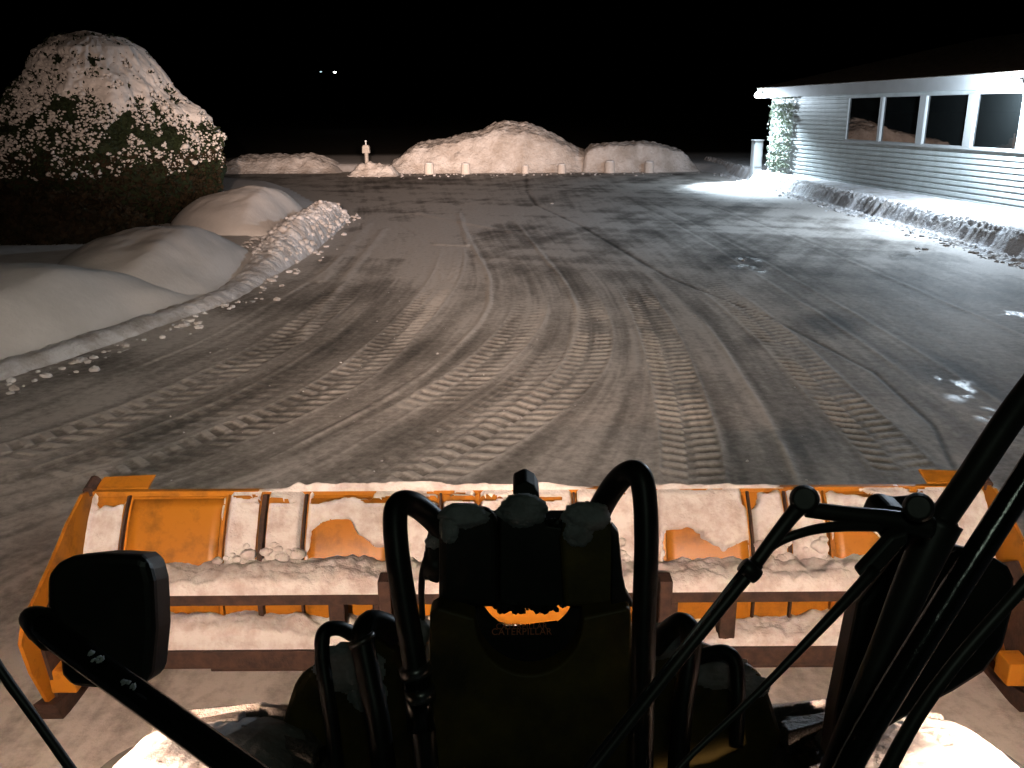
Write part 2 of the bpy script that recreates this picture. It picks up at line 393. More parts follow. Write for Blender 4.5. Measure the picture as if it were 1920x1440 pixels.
def ridge(k, r0, r1, w=.035, h=.018, c=.30, off=0):
    global cover, H
    lat, s = line_sd(k, off); fade = sstep(r0-30, r0+40, PY)*(1-sstep(r1-20, r1+20, PY))
    lat = lat+.04*(vn(s*.8, s*0, 71)-.5)
    g = np.exp(-(lat/w)**2)*fade*(.5+.8*vn(s*2.5, lat*8, 73)); H = H+g*h; cover = cover+g*c
    dk = np.exp(-((lat-.12)/.10)**2)*fade; cover = cover-dk*.18
r_ = pys
ridge(.30*CL[2]+.70*CL[3]-20, 440, 860, .05)
ridge(.75*CL[4]+.25*CL[3]+4, 430, 640, .05)
ridge(.52*CL[5]+.48*CL[6], 600, 905, .04, .015)
ridge(.60*CL[1]+.40*CL[2], 560, 900, .035, .01, .2)
ridge(.5*CL[0]+.5*CL[1]+10, 480, 700, .05, .012, .25)
ridge(.5*CL[6]+.5*CL[7], 380, 700, .05, .01, .22)
ridge(.25*CL[6]+.75*CL[7], 360, 860, .05, .01, .2)
ridge(.7*CL[7]+.3*CL[8], 340, 900, .06, .012, .25)
# windrow edge scars in the middle distance
def scar(p, q_, w=.05, c=.5, h=.02):
    global cover, H
    a, b = G(*p), G(*q_); dx, dy = b.x-a.x, b.y-a.y; L2 = dx*dx+dy*dy; t = np.clip(((X-a.x)*dx+(Y-a.y)*dy)/L2, 0, 1)
    d = np.hypot(X-a.x-t*dx, Y-a.y-t*dy)+.05*(vn(X*2, Y*2, 3)-.5); g = np.exp(-(d/w)**2)*(t > 0)*(t < 1)*(.4+.8*vn(X*4, Y*4, 8))
    cover = cover+g*c; H = H+g*h
scar((745, 422), (812, 458), .06, -.35, -.01); scar((812, 458), (878, 462), .12, .6, .03); scar((878, 462), (860, 400), .08, .3)
scar((820, 462), (790, 520), .5, .35, 0); scar((690, 405), (900, 395), .12, .35); scar((760, 385), (905, 380), .1, .3)
scar((780, 400), (980, 440), .15, .35); scar((900, 330), (880, 470), .35, .30, 0); scar((1010, 430), (890, 440), .2, -.35)
scar((960, 470), (1090, 480), .4, .35, 0); scar((690, 420), (600, 530), .14, .4); scar((720, 430), (560, 640), .10, .3)
# ploughed-clean dark patches
def patch(px, py, rx, ry, c):
    global cover
    g = np.exp(-(((PX-px)/rx)**2+((PY-py)/ry)**2)**1.5); cover = cover+g*c*(.5+fbm(X*1.5, Y*1.5, 81, 3))
for a in [(1560, 610, 70, 22, -.55), (1420, 640, 30, 16, -.4), (1740, 500, 90, 20, -.25), (960, 430, 70, 18, -.3), (1400, 490, 60, 20, -.25), (1780, 700, 80, 30, -.3),
          (480, 570, 130, 26, -.30), (160, 680, 160, 30, -.28), (1480, 850, 60, 60, -.25), (1250, 345, 60, 8, -.2), (700, 380, 40, 10, -.3), (620, 640, 90, 30, -.12), (1190, 400, 60, 14, -.25)]: patch(*a)
for a in [(830, 500, 55, 70, .45), (720, 470, 70, 50, .28), (930, 395, 90, 22, .25), (820, 430, 90, 18, .2), (890, 560, 120, 60, .12), (1060, 470, 60, 30, .2), (960, 350, 60, 14, .2)]: patch(*a)
# long expansion crack
crack = np.full(X.shape, 9.0)
cp = [G(*p) for p in [(986, 328), (988, 360), (1005, 385), (1090, 425), (1250, 520), (1450, 600), (1640, 700), (1750, 800), (1800, 905)]]
for a, b in zip(cp[:-1], cp[1:]):
    dx, dy = b.x-a.x, b.y-a.y; t = np.clip(((X-a.x)*dx+(Y-a.y)*dy)/(dx*dx+dy*dy), 0, 1); crack = np.minimum(crack, np.hypot(X-a.x-t*dx, Y-a.y-t*dy))
cw = .012+.0016*dist
g = np.exp(-(crack/cw)**2); cover -= g*.5; H -= g*.012
# less cover on the near right, more by the foot of the bank and piles
edge = -inside_dist(X, Y, LOT)
cover += .45*(1-sstep(.2, 1.6, edge))*(PX > 1000)+.30*(1-sstep(.1, .8, edge))
cover += .28*sstep(6, 11, X)*(blot-.1)-.16*sstep(2.5, 6, X)*(1-sstep(20, 28, Y))
cover = np.clip(cover, 0, 1)
ice = np.zeros_like(PX)
for (px, py, rx, ry) in [(1398, 490, 26, 10), (1430, 508, 24, 8), (1800, 735, 34, 22), (1850, 778, 26, 14), (1900, 592, 30, 9), (1770, 715, 22, 12), (1405, 497, 40, 16), (858, 470, 10, 6), (1690, 480, 40, 8)]:
    ice = np.maximum(ice, np.exp(-(((PX-px)/rx)**2+((PY-py)/ry)**2)))
ice *= sstep(.42, .62, fbm(X*7, Y*3.5, 91, 4))
H += .004*(vn(X*9, Y*9, 95)-.5)+.003*(vn(X*22, Y*22, 96)-.5)+ice*.012*(vn(X*14, Y*14, 97)-.5)
def lot_material():
    m = bpy.data.materials.new('packed_snow_and_ice'); m.use_nodes = True; n = m.node_tree; b = n.nodes['Principled BSDF']
    def nd(t, **k):
        q = n.nodes.new(t)
        for a, v in k.items(): setattr(q, a, v)
        return q
    at = nd('ShaderNodeAttribute', attribute_name='cover'); ai = nd('ShaderNodeAttribute', attribute_name='ice'); tc = nd('ShaderNodeTexCoord')
    n1 = nd('ShaderNodeTexNoise'); n1.inputs['Scale'].default_value = 9; n1.inputs['Detail'].default_value = 9; n1.inputs['Roughness'].default_value = .72
    n.links.new(tc.outputs['Object'], n1.inputs[0])
    mp = nd('ShaderNodeMath', operation='MULTIPLY_ADD'); n.links.new(n1.outputs[0], mp.inputs[0]); mp.inputs[1].default_value = 1.15; mp.inputs[2].default_value = -.575
    ad = nd('ShaderNodeMath', operation='ADD'); n.links.new(at.outputs['Fac'], ad.inputs[0]); n.links.new(mp.outputs[0], ad.inputs[1])
    r = nd('ShaderNodeValToRGB'); cr_ = r.color_ramp
    cr_.elements[0].position = .08; cr_.elements[0].color = (.085, .081, .076, 1)
    cr_.elements[1].position = 1.0; cr_.elements[1].color = (.62, .585, .55, 1)
    e = cr_.elements.new(.38); e.color = (.200, .186, .170, 1)
    e = cr_.elements.new(.66); e.color = (.35, .325, .30, 1)
    n.links.new(ad.outputs[0], r.inputs[0]); n.links.new(r.outputs[0], b.inputs['Base Color'])
    rr_ = nd('ShaderNodeMapRange'); n.links.new(ai.outputs['Fac'], rr_.inputs[0]); rr_.inputs[1].default_value = .2; rr_.inputs[2].default_value = .7; rr_.inputs[3].default_value = .74; rr_.inputs[4].default_value = .30
    n.links.new(rr_.outputs[0], b.inputs['Roughness']); b.inputs['Specular IOR Level'].default_value = .28
    n2 = nd('ShaderNodeTexNoise'); n2.inputs['Scale'].default_value = 45; n2.inputs['Detail'].default_value = 6; n2.inputs['Roughness'].default_value = .7
    n.links.new(tc.outputs['Object'], n2.inputs[0]); bp = nd('ShaderNodeBump'); bp.inputs['Strength'].default_value = .55; bp.inputs['Distance'].default_value = .012
    n.links.new(n2.outputs[0], bp.inputs['Height']); n.links.new(bp.outputs[0], b.inputs['Normal'])
    return m
M['lot'] = lot_material()
lot_o = grid('parking_lot', X, Y, H+.012, 'lot', attrs={'cover': cover, 'ice': ice}, flip=True)
tag(lot_o, 'ploughed parking lot of packed snow with curving tyre tracks', kind='structure')

# ================================================================ SNOW PILES
def Zat(py, Yd, px=960): return VY(px, py, Yd).z
def pile(name, sil, Yf, Yr, Yb, label, m='pile', step=.09, rough=.22, front=1.4, seed=0, lump=.15, face=.78, group=None, chunk=1.0):
    """sil: (px, py) skyline; Yf foot of the front face, Yr ridge, Yb back foot"""
    xs = [VY(px, py, Yr).x for px, py in sil]; zs = [max(VY(px, py, Yr).z, 0) for px, py in sil]
    x = np.arange(xs[0]-.6, xs[-1]+.6, step); y = np.concatenate([np.arange(Yf-.8, Yr+.6, step), np.arange(Yr+.6, Yb, .25)])
    X, Y = np.meshgrid(x, y)
    yf = Yf+.5*(fbm(X*.5, X*0, seed)-.5)+.3*(vn(X*1.7, X*0, seed+3)-.5)
    top = np.interp(X, xs, zs, left=-.1, right=-.1)
    t = (Y-yf)/(Yr-yf)
    # steep face to `face` of height, then gentle run to the ridge
    pr = np.where(t < 1, face*sstep(0, 1, np.clip(t*(Yr-Yf)/front, 0, 1))+(1-face)*sstep(.1, 1, t), 1-sstep(Yr, Yb, Y))
    Z = top*pr
    W3 = Y+1.4*Z; n = rough*(fbm(X*1.1, W3*1.1, seed+9, 5, .55)-.5)+lump*(.45-cells(X*1.8, W3*1.8, seed+2))*chunk+.6*lump*(.45-cells(X*4.4, W3*4.4, seed+4))*chunk+.10*(fbm(X*.45, W3*.2, seed+6, 2)-.5)
    Z = Z+n*np.clip(top*pr*2.2, 0, 1)
    Z = np.where(Z < .015, -.06, Z)
    o = grid(name, X, Y, Z, m, smooth=True)
    return tag(o, label, 'snow pile', group)
PG = 'snow piles along the far edge of the lot'
pile('snow_pile', [(726, 322), (745, 300), (768, 280), (783, 269), (830, 260), (870, 251), (905, 243), (925, 232), (945, 229), (990, 231), (1012, 240), (1045, 256), (1070, 270), (1092, 281), (1108, 298), (1124, 322)],
     49.3, 53, 58, 'tallest snow pile, a high hump in the middle of the far edge', seed=3, group=PG, rough=.30, lump=.16)
pile('snow_pile', [(1086, 322), (1094, 283), (1108, 270), (1140, 267), (1180, 268), (1218, 265), (1245, 272), (1270, 280), (1285, 296), (1302, 322)],
     49.0, 51.5, 55, 'low flat topped grey snow pile right of the tallest one', seed=13, group=PG, rough=.16, face=.9, front=.8, lump=.16)
pile('snow_pile', [(395, 325), (430, 304), (455, 293), (520, 289), (590, 289), (612, 296), (640, 310), (655, 325)],
     50.0, 53, 56, 'long low dim snow pile behind the round snow mound on the left', seed=23, group=PG, rough=.2, face=.8, front=1.4)
pile('snow_pile', [(655, 328), (668, 312), (690, 306), (715, 309), (735, 312), (748, 328)],
     47.2, 48.0, 50, 'small lumpy snow heap around the foot of the white marker post', seed=33, group=PG, rough=.2, step=.06, face=.8, front=.6, lump=.2)

# left lawn: smooth drifts
def drift(pxc, Yc, pytop, rx, ry, label, skew=0, rz=0, seed=0, pw=1.1, amp=.10):
    c = VY(pxc, pytop, Yc); Hh = c.z
    u = np.linspace(-1.15, 1.15, 110); U, V = np.meshgrid(u, u); r2 = U*U+V*V
    Z = (Hh-.33)*np.clip(1-r2, 0, 1)**pw*(1+skew*U)
    Z += amp*(fbm(U*1.8+seed, V*1.8, seed, 3)-.5)*np.clip(1-r2, 0, 1)*2+.02*(fbm(U*14, V*14, seed+3, 2)-.5)*np.clip(1.2-r2, 0, 1)
    Z = Z+.30*(1-sstep(.9, 1.3, r2))-.0
    ca, sa = math.cos(rz), math.sin(rz)
    X = c.x+U*rx*ca-V*ry*sa; Y = c.y+U*rx*sa+V*ry*ca
    sdm = inside_dist(X, Y, LOT)+.25*(vn(X*.8, Y*.8, seed)-.5)
    Z = np.where(sdm < .35, -.1, .30+(Z-.30)*sstep(.4, 1.7, sdm)*.98-.25*(1-sstep(.35, 1.0, sdm)))
    o = grid('snow_mound', X, Y, Z-.02, 'soft')
    return tag(o, label, 'snow mound', 'rounded snow mounds on the left lawn')
drift(-20, 13.6, 497, 2.75, 2.6, 'nearest smooth snow mound at the left edge of the lawn', seed=5, pw=.8)
drift(292, 17.6, 426, 2.0, 3.0, 'middle snow mound, between the nearest mound and the dark brown twigs', seed=7, rz=.15, pw=.8, amp=.16)
drift(478, 24.2, 342, 2.25, 2.7, 'farthest rounded snow mound, right of the big snowy bush', seed=9, pw=.65, amp=.16)

# windrow along the left kerb
def strip(name, line, prof, m, label, ds=.05, cat='snow bank', group=None, kind=None, closed=False):
    pts = spline(line, 24); P_ = np.array([(p.x, p.y) for p in pts]); dl = np.hypot(*np.diff(P_, axis=0).T); s = np.concatenate([[0], np.cumsum(dl)])
    S = np.arange(0, s[-1], ds); cx = np.interp(S, s, P_[:, 0]); cy = np.interp(S, s, P_[:, 1])
    k = max(3, int(.8/ds)); ker = np.ones(k)/k
    tx = np.gradient(np.convolve(np.pad(cx, k, mode='edge'), ker, 'same')[k:-k]); ty = np.gradient(np.convolve(np.pad(cy, k, mode='edge'), ker, 'same')[k:-k])
    ln = np.hypot(tx, ty)+1e-9; tx /= ln; ty /= ln
    d, SS, Z = prof(S, s[-1]); Xg = cx[:, None]-ty[:, None]*d; Yg = cy[:, None]+tx[:, None]*d
    o = grid(name, Xg, Yg, Z, m, smooth=True)
    if kind: return tag(o, label, kind=kind)
    return tag(o, label, cat, group)
wl = [G(*p) for p in [(652, 408), (618, 440), (560, 490), (470, 556), (350, 602), (250, 640), (120, 684), (0, 722), (-250, 785), (-520, 850)]]
def wprof(S, L):
    d = np.linspace(-1.3, .35, 46)[None, :]*np.ones((len(S), 1)); s = S[:, None]*np.ones_like(d)
    near = sstep(6.5, 12, s)                 # 0 at the tall chunky end
    hgt = (.62*(1-near)+.13*near)*sstep(0, .8, s)*(.85+.3*vn(s*.9, s*0, 4))
    wd = .95*(1-near)+.5*near
    u = (d+.45)/wd
    pr = np.where(u < 0, np.exp(-(u*1.3)**2), np.clip(1-(u/.62)**2, 0, 1))
    w3 = d+1.5*hgt*pr; lump = (.5-cells(s*3.2, w3*3.2, 8))*.20+(.5-cells(s*7.5, w3*7.5, 3))*.10
    Z = hgt*pr+lump*(1-.8*near)*np.clip(pr*1.4, 0, 1)*sstep(0, .5, s)+.05*(fbm(s*3, d*3, 2)-.5)
    back = sstep(-.7, -1.3, d)*0+np.where(d < -.7, .36*sstep(-.7, -1.25, d), 0)
    Z = np.maximum(Z, back-.02)
    Z = np.where(d > .30, -.05, Z)
    return -d*-1, s, Z
strip('snow_windrow', wl, wprof, 'bank', 'lumpy ridge of ploughed snow chunks along the left edge of the lot', ds=.045)

def chunks(name, pts, m, parent, rmin, rmax):
    base = bmesh.new(); bmesh.ops.create_icosphere(base, subdivisions=2, radius=1); V0 = np.array([v.co[:] for v in base.verts]); F0 = np.array([[v.index for v in f.verts] for f in base.faces]); base.free()
    VV, FF = [], []
    for i, (x, y, z) in enumerate(pts):
        r = rmin+(rmax-rmin)*RNG.random()**2; sd_ = int(RNG.integers(1e6))
        k = .75+.55*fbm(V0[:, 0]*1.7+V0[:, 2]*1.3+sd_ % 97, V0[:, 1]*1.7-V0[:, 2]*.7, sd_ % 50, 2)
        VV.append(V0*(r*k[:, None])*np.array([1+.4*RNG.random(), 1+.4*RNG.random(), .85])+np.array([x, y, z])); FF.append(F0+i*len(V0))
    return raw(name, np.concatenate(VV), np.concatenate(FF), m, parent, smooth=True)
wr = [o for o in COL.objects if o.name == 'snow_windrow'][0]
WV = np.empty(len(wr.data.vertices)*3, np.float32); wr.data.vertices.foreach_get('co', WV); WV = WV.reshape(-1, 3)
tip = G(652, 408); dd = np.hypot(WV[:, 0]-tip.x, WV[:, 1]-tip.y)
idx = np.where((WV[:, 2] > .10) & (dd < 9.5))[0]; idx = RNG.choice(idx, 620)
chunks('snow_chunks', WV[idx]-np.array([0, 0, .02]), 'bank', wr, .025, .10)['kind'] = 'stuff'
# bank along the building, cut by the plough
bl = [G(1300, 312, .0), G(1345, 322, 0), G(1392, 339), G(1500, 371), G(1625, 406), G(1770, 449), G(1920, 493), G(2150, 560), G(2600, 700), G(3300, 950)]
def bprof(S, L):
    d = np.concatenate([np.linspace(-.5, 1.0, 56), np.linspace(1.08, 7.0, 26)])[None, :]*np.ones((len(S), 1)); s = S[:, None]*np.ones_like(d)
    off = .22*(fbm(s*.9, s*0, 4)-.5)+.10*(vn(s*4, s*0, 6)-.5)
    u = d+off
    Z = .50*sstep(.0, .42, u)+.04*sstep(.3, 1.4, u)
    end = sstep(0, 1.0, s)
    w3 = u+1.7*Z; lumps = (.5-cells(s*4.5, w3*4.5, 18))*.16+(.5-cells(s*10, w3*10, 23))*.08
    edge_ = np.exp(-((u-.45)/.22)**2); foot = np.exp(-((u+.12)/.16)**2)
    Z = Z+lumps*(edge_*.8+foot*1.0+.10*sstep(.1, .5, u)*(1-sstep(.6, 1, u)))+foot*.05+.03*(fbm(s*2, d*2, 29)-.5)
    Z += .22*(1-sstep(1.5, 4.5, s))*lumps*6*np.exp(-((u-.3)/.6)**2)*.8
    Z = Z*end
    Z = np.where((d < -.42), -.05, Z)
    return d, s, Z
bankline = strip('snow_bank', bl, bprof, 'bank', 'knee high cut bank of snow running along the foot of the white building', ds=.05)

# loose clods (uncountable crumbs)
def clods(name, pts, label, rmin=.02, rmax=.07, m='bank'):
    base = bmesh.new(); bmesh.ops.create_icosphere(base, subdivisions=1, radius=1); V0 = np.array([v.co[:] for v in base.verts]); F0 = np.array([[v.index for v in f.verts] for f in base.faces]); base.free()
    VV, FF = [], []
    for i, (x, y, z) in enumerate(pts):
        r = rmin+(rmax-rmin)*RNG.random()**3
        v = V0*(r*(1+.5*(RNG.random((len(V0), 1))-.5)))*np.array([1+.5*RNG.random(), 1+.5*RNG.random(), .8])
        VV.append(v+np.array([x, y, z+r*.45])); FF.append(F0+i*len(V0))
    return tag(raw(name, np.concatenate(VV), np.concatenate(FF), m), label, kind='stuff')
pts = []
blp = spline(bl, 20); wlp = spline(wl, 20)
for _ in range(900):
    p = blp[int(RNG.random()**.7*(len(blp)-40))]; a = RNG.normal()*.22-.28; pts.append((p.x-.9*abs(a)-.02, p.y+RNG.normal()*.5, 0))
for _ in range(330):
    p = wlp[int(RNG.random()**1.6*(len(wlp)-30))]; a = abs(RNG.normal())*.30; pts.append((p.x+a*.9-.1, p.y-a*.2+RNG.normal()*.3, 0))
for _ in range(260):
    x = RNG.uniform(-9, 11); pts.append((x, 48.6-abs(RNG.normal())*1.2, 0))
for _ in range(0):
    yy = RNG.uniform(6.5, 24); pts.append((RNG.uniform(-.42, .42)*yy, yy, .0))
for (px, py) in [(1392, 489), (1725, 468), (1728, 470), (790, 336), (1034, 383)]:
    g = G(px, py); [pts.append((g.x+RNG.normal()*.06, g.y+RNG.normal()*.15, 0)) for _ in range(5)]
clods('snow_crumbs', pts, 'loose crumbs of snow scattered over the lot and at the foot of the banks', .008, .07)
pts = []
for _ in range(420):
    yy = RNG.uniform(6.5, 24); pts.append((RNG.uniform(-.42, .42)*yy, yy, .01))
clods('snow_grit', pts, 'tiny bits of crushed snow sprinkled among the tyre tracks', .004, .013)

# ================================================================ BUILDING
AZ = math.radians(-7.2)
cor = G(1441, 322, .5); cor.z = 0
B0 = thing('white_building', cor, 'long low white sided building with dark roof and row of black windows', 'building', rz=-AZ)
BI = (Matrix.Translation(cor) @ Matrix.Rotation(-AZ, 4, 'Z')); BINV = BI.inverted()
def Wp(px, py):
    o = BINV @ Vector((0, 0, CAMH)); d = BINV.to_3x3() @ Vector(ray(px, py)); t = -o.x/d.x; return o+d*t      # hit of wall plane local x = 0
def bpar(o): o.parent = B0; return o
ZW0, ZW1 = Wp(1650, 266).z, Wp(1650, 181).z      # window sill and head
ZE = Wp(1650, 174).z                             # soffit
print('BUILD', cor[:], ZW0, ZW1, ZE, [round(Wp(x, 230).y, 2) for x in (1490, 1590, 1652, 1722, 1738, 1812, 1832, 1920)])
yw = {k: Wp(k, 225).y for k in (1447, 1490, 1590, 1650, 1655, 1724, 1736, 1814, 1829, 1916)}
pw_ = abs(yw[1814]-yw[1736])
YEND = -46.0
def lap(mb, y0, y1, z0, z1, x=0.0, pitch=.165, depth=.040):
    z = z0
    while z < z1-1e-4:
        zt = min((math.floor(z/pitch+1e-6)+1)*pitch, z1); zc_ = z+(zt-z)*.60; zd_ = z+(zt-z)*.68
        pr_ = [(x-.01, z), (x-depth, z), (x-depth+.004, zc_), (x-.012, zd_), (x-.01, zt)]
        for (xa_, za_), (xb_, zb_) in zip(pr_[:-1], pr_[1:]):
            q_ = [mb.bm.verts.new(v) for v in ((xa_, y0, za_), (xa_, y1, za_), (xb_, y1, zb_), (xb_, y0, zb_))]; mb.bm.faces.new(q_)
        z = zt; continue
        k = math.floor(z/pitch+1e-6); zt = min((k+1)*pitch, z1); f0 = (z-k*pitch)/pitch; f1 = (zt-k*pitch)/pitch
        x0 = x-depth*(1-f0)-.01; x1 = x-depth*(1-f1)-.01
        a = [mb.bm.verts.new(v) for v in ((x0, y0, z), (x0, y1, z), (x1, y1, zt), (x1, y0, zt))]; mb.bm.faces.new(a)
        if f0 < .01:
            b = [mb.bm.verts.new(v) for v in ((x-.01, y0, z), (x-.01, y1, z), (x0, y1, z), (x0, y0, z))]; mb.bm.faces.new(b)
        z = zt
mb = MB()
ws, we = yw[1590]+.0, YEND+1
lap(mb, 0, YEND, 0, ZW0); lap(mb, 0, YEND, ZW1, ZE); lap(mb, 0, ws, ZW0, ZW1); lap(mb, we, YEND, ZW0, ZW1)
# far end wall, facing away from the cab
z = 0
while z < ZE:
    zt = min(z+.155, ZE); a = [mb.bm.verts.new(v) for v in ((-.01, .038, z), (11, .038, z), (11, .01, zt), (-.01, .01, zt))]; mb.bm.faces.new(a); z = zt
wall = mb.build('wall', 'siding'); bpar(wall)
bpar(MB().box((-.045, -.10, 0), (.0, .04, ZE)).build('corner_trim', 'fascia', bevel=.004))
bpar(MB().box((.10, YEND+.2, 0), (.2, -.01, ZE)).build('inner_wall', 'lamphouse'))
# windows: frames and panes, each its own part
panes = [(yw[1590], yw[1650]), (yw[1655], yw[1724]), (yw[1736], yw[1814]), (yw[1829], yw[1916])]
y = yw[1916]-.30
while y-pw_ > YEND+1.2:
    panes.append((y, y-pw_)); y -= pw_+.30
zs0, zs1 = ZW0, ZW1
for i, (a, b) in enumerate(panes):
    f = MB(); t = .026
    f.box((-.05, b, zs0), (.06, a, zs0+t)).box((-.05, b, zs1-t), (.06, a, zs1)).box((-.05, a-t, zs0+t), (.06, a, zs1-t)).box((-.05, b, zs0+t), (.06, b+t, zs1-t))
    fo = bpar(f.build('window', 'fascia'))
    g = MB().box((.0, b+t, zs0+t), (.02, a-t, zs1-t)).build('pane', 'glass'); g.parent = fo
for (a, b) in [(panes[i][1], panes[i+1][0]) for i in range(len(panes)-1)]:
    bpar(MB().box((-.07, b+.001, zs0), (.06, a-.001, zs1)).build('mullion', 'fascia', bevel=.006))
bpar(MB().box((-.09, we, zs0-.07), (-.045, ws+.06, zs0-.004)).build('sill', 'fascia', bevel=.006))
# eaves, fascia, roof
OV = .55; FH = Wp(1650, 153).z-ZE
bpar(MB().box((-OV, YEND-.5, ZE), (.1, OV, ZE+.03)).build('soffit', 'fascia'))
bpar(MB().box((-OV-.03, YEND-.5, ZE-.03), (-OV, OV+.03, ZE+FH)).box((-OV-.03, OV, ZE-.03), (11.5, OV+.03, ZE+FH)).build('fascia', 'fascia', bevel=.004))
RP = .26; RH = 5.8
rf = MB(); zr = ZE+FH+.01
v = [(-OV-.10, OV+.10, zr), (-OV-.10, YEND-.6, zr), (12.1, YEND-.6, zr), (12.1, OV+.10, zr), (RH, OV-6.2, zr+RP*6.4), (RH, YEND+6, zr+RP*6.4)]
vb = [rf.bm.verts.new(p) for p in v]
for f in ((0, 4, 5, 1), (0, 3, 4), (3, 2, 5, 4), (1, 5, 2), (0, 1, 2, 3)): rf.bm.faces.new([vb[k] for k in f])
bpar(rf.build('roof', 'roof'))
# drip edge snow crust
# trellis with climbing vine near the far corner
def wloc(y, z, x=-.08): return BI @ Vector((x, y, z))
zt0, zt1 = .75, ZE-.15
tr = thing('vine_trellis', wloc((yw[1447]+yw[1490])/2, 0.5), 'leafy green vine trellis with pale specks on the far corner of the white building', 'trellis', rz=-AZ)
ya, yb = yw[1447]-.15, yw[1490]-.05
mb = MB()
for k in range(9):
    z = lerp(zt0, zt1, k/8); mb.box((-.10, yb, z), (-.085, ya, z+.022))
for k in range(14):
    y = lerp(yb, ya, k/13); mb.box((-.085, y, zt0-.3), (-.07, y+.02, zt1))
o = mb.build('lattice', 'fascia'); o.matrix_basis = BI; par(o, tr)
def leaves(n, fpos, smin, smax, m, name, parent, flat=None):
    c = fpos(n); a = RNG.normal(size=(n, 3)); a /= np.linalg.norm(a, axis=1)[:, None]; b = RNG.normal(size=(n, 3)); b -= a*np.sum(a*b, 1)[:, None]; b /= np.linalg.norm(b, axis=1)[:, None]
    s = (smin+(smax-smin)*RNG.random((n, 1))); V = np.stack([c-a*s, c+b*s*.55, c+a*s, c-b*s*.55], 1).reshape(-1, 3)
    return raw(name, V, np.arange(n*4).reshape(n, 4), m, parent)
BM3 = np.array(BI.to_3x3()); BT = np.array(cor)
def vpos(n):
    z = zt0-.2+(zt1-zt0+.2)*RNG.random(n); y = yb+(ya-yb)*RNG.random(n); band = np.round((z-zt0)/(zt1-zt0)*8)/8*(zt1-zt0)+zt0
    z = np.where(RNG.random(n) < .35, z, z+(band+.22-z)*.6)
    x = -.10-.13*RNG.random(n)*(0.4+.6*np.sin(z*7)**2); return np.stack([x, y, z], 1) @ BM3.T+BT
leaves(2500, vpos, .03, .075, 'vine', 'vine_foliage', tr)
leaves(160, lambda n: vpos(n)-np.array([.1, .02, 0]), .03, .05, 'vinewhite', 'blossoms', tr)
# white service cabinet beyond the corner
cb = thing('utility_cabinet', BI @ Vector((-.32, .75, 0)), 'white utility cabinet just beyond the far corner of the building', 'cabinet', rz=-AZ)
for nm, lo, hi in (('cabinet_body', (-.20, -.2, 0), (.20, .2, Wp(1436, 262).z-.05)), ('lid', (-.23, -.23, Wp(1436, 262).z-.05), (.23, .23, Wp(1436, 262).z)), ('door', (-.16, -.215, .7), (.16, -.203, Wp(1436, 262).z-.15))):
    o = MB().box(lo, hi).build(nm, 'fascia', bevel=.01); o.parent = cb

# flood lights under the eaves
def flood(px, py, label, E1, E2, rz, tgt):
    d = BINV @ Vector((0, 0, CAMH)); r = BINV.to_3x3() @ Vector(ray(px, py)); t = (-OV-.12-d.x)/r.x; loc = BI @ (d+r*t)
    th = thing('flood_light', loc, label, 'flood light', 'flood lights under the eaves of the white building', rz=-AZ)
    o = MB().box((-.02, -.07, -.02), (.16, .07, .09)).build('housing', 'lamphouse', bevel=.012); o.parent = th
    o = MB().tube([(.08, 0, .07), (.12, 0, .16)], .02).build('bracket', 'lamphouse'); o.parent = th
    for a_, ry_ in ((-.13, -.5), (.13, .2)):
        o = MB().ball((-.08, a_, -.02), .15, 3, 0, (.6, .95, .8)).build('lens', 'lens', smooth=True); o.parent = th
        o = MB().box((-.03, a_-.09, -.06), (.02, a_+.09, .10)).build('lamp_head', 'lamphouse', bevel=.02); o.parent = th
    l = bpy.data.lights.new('flood_lamp', 'POINT'); l.energy = E1; l.color = (.72, .86, 1.0); l.shadow_soft_size = .06
    lo = bpy.data.objects.new('flood_lamp', l); COL.objects.link(lo); lo.location = (-.34, 0, -.16); lo.parent = th
    if E2:
        l = bpy.data.lights.new('flood_beam', 'SPOT'); l.energy = E2; l.color = (.70, .86, 1.0); l.spot_size = math.radians(94); l.spot_blend = .8; l.shadow_soft_size = .06
        lo = bpy.data.objects.new('flood_beam', l); COL.objects.link(lo); lo.location = loc+Vector((-.24, 0, -.16))
        lo.rotation_euler = (Vector(tgt)-lo.location).to_track_quat('-Z', 'Y').to_euler(); par(lo, th)
    return loc
K_FL = 1.0
f1 = flood(1425, 177, 'glaring white flood light at the far end of the eaves', 420*K_FL, 9500*K_FL, 0, (11.0, 39.5, 0))
f2 = flood(1906, 156, 'glaring white flood light above the nearest visible window', 2600*K_FL, 0, 0, (7.5, 22, 0))
print('FLOOD', f1[:], f2[:])

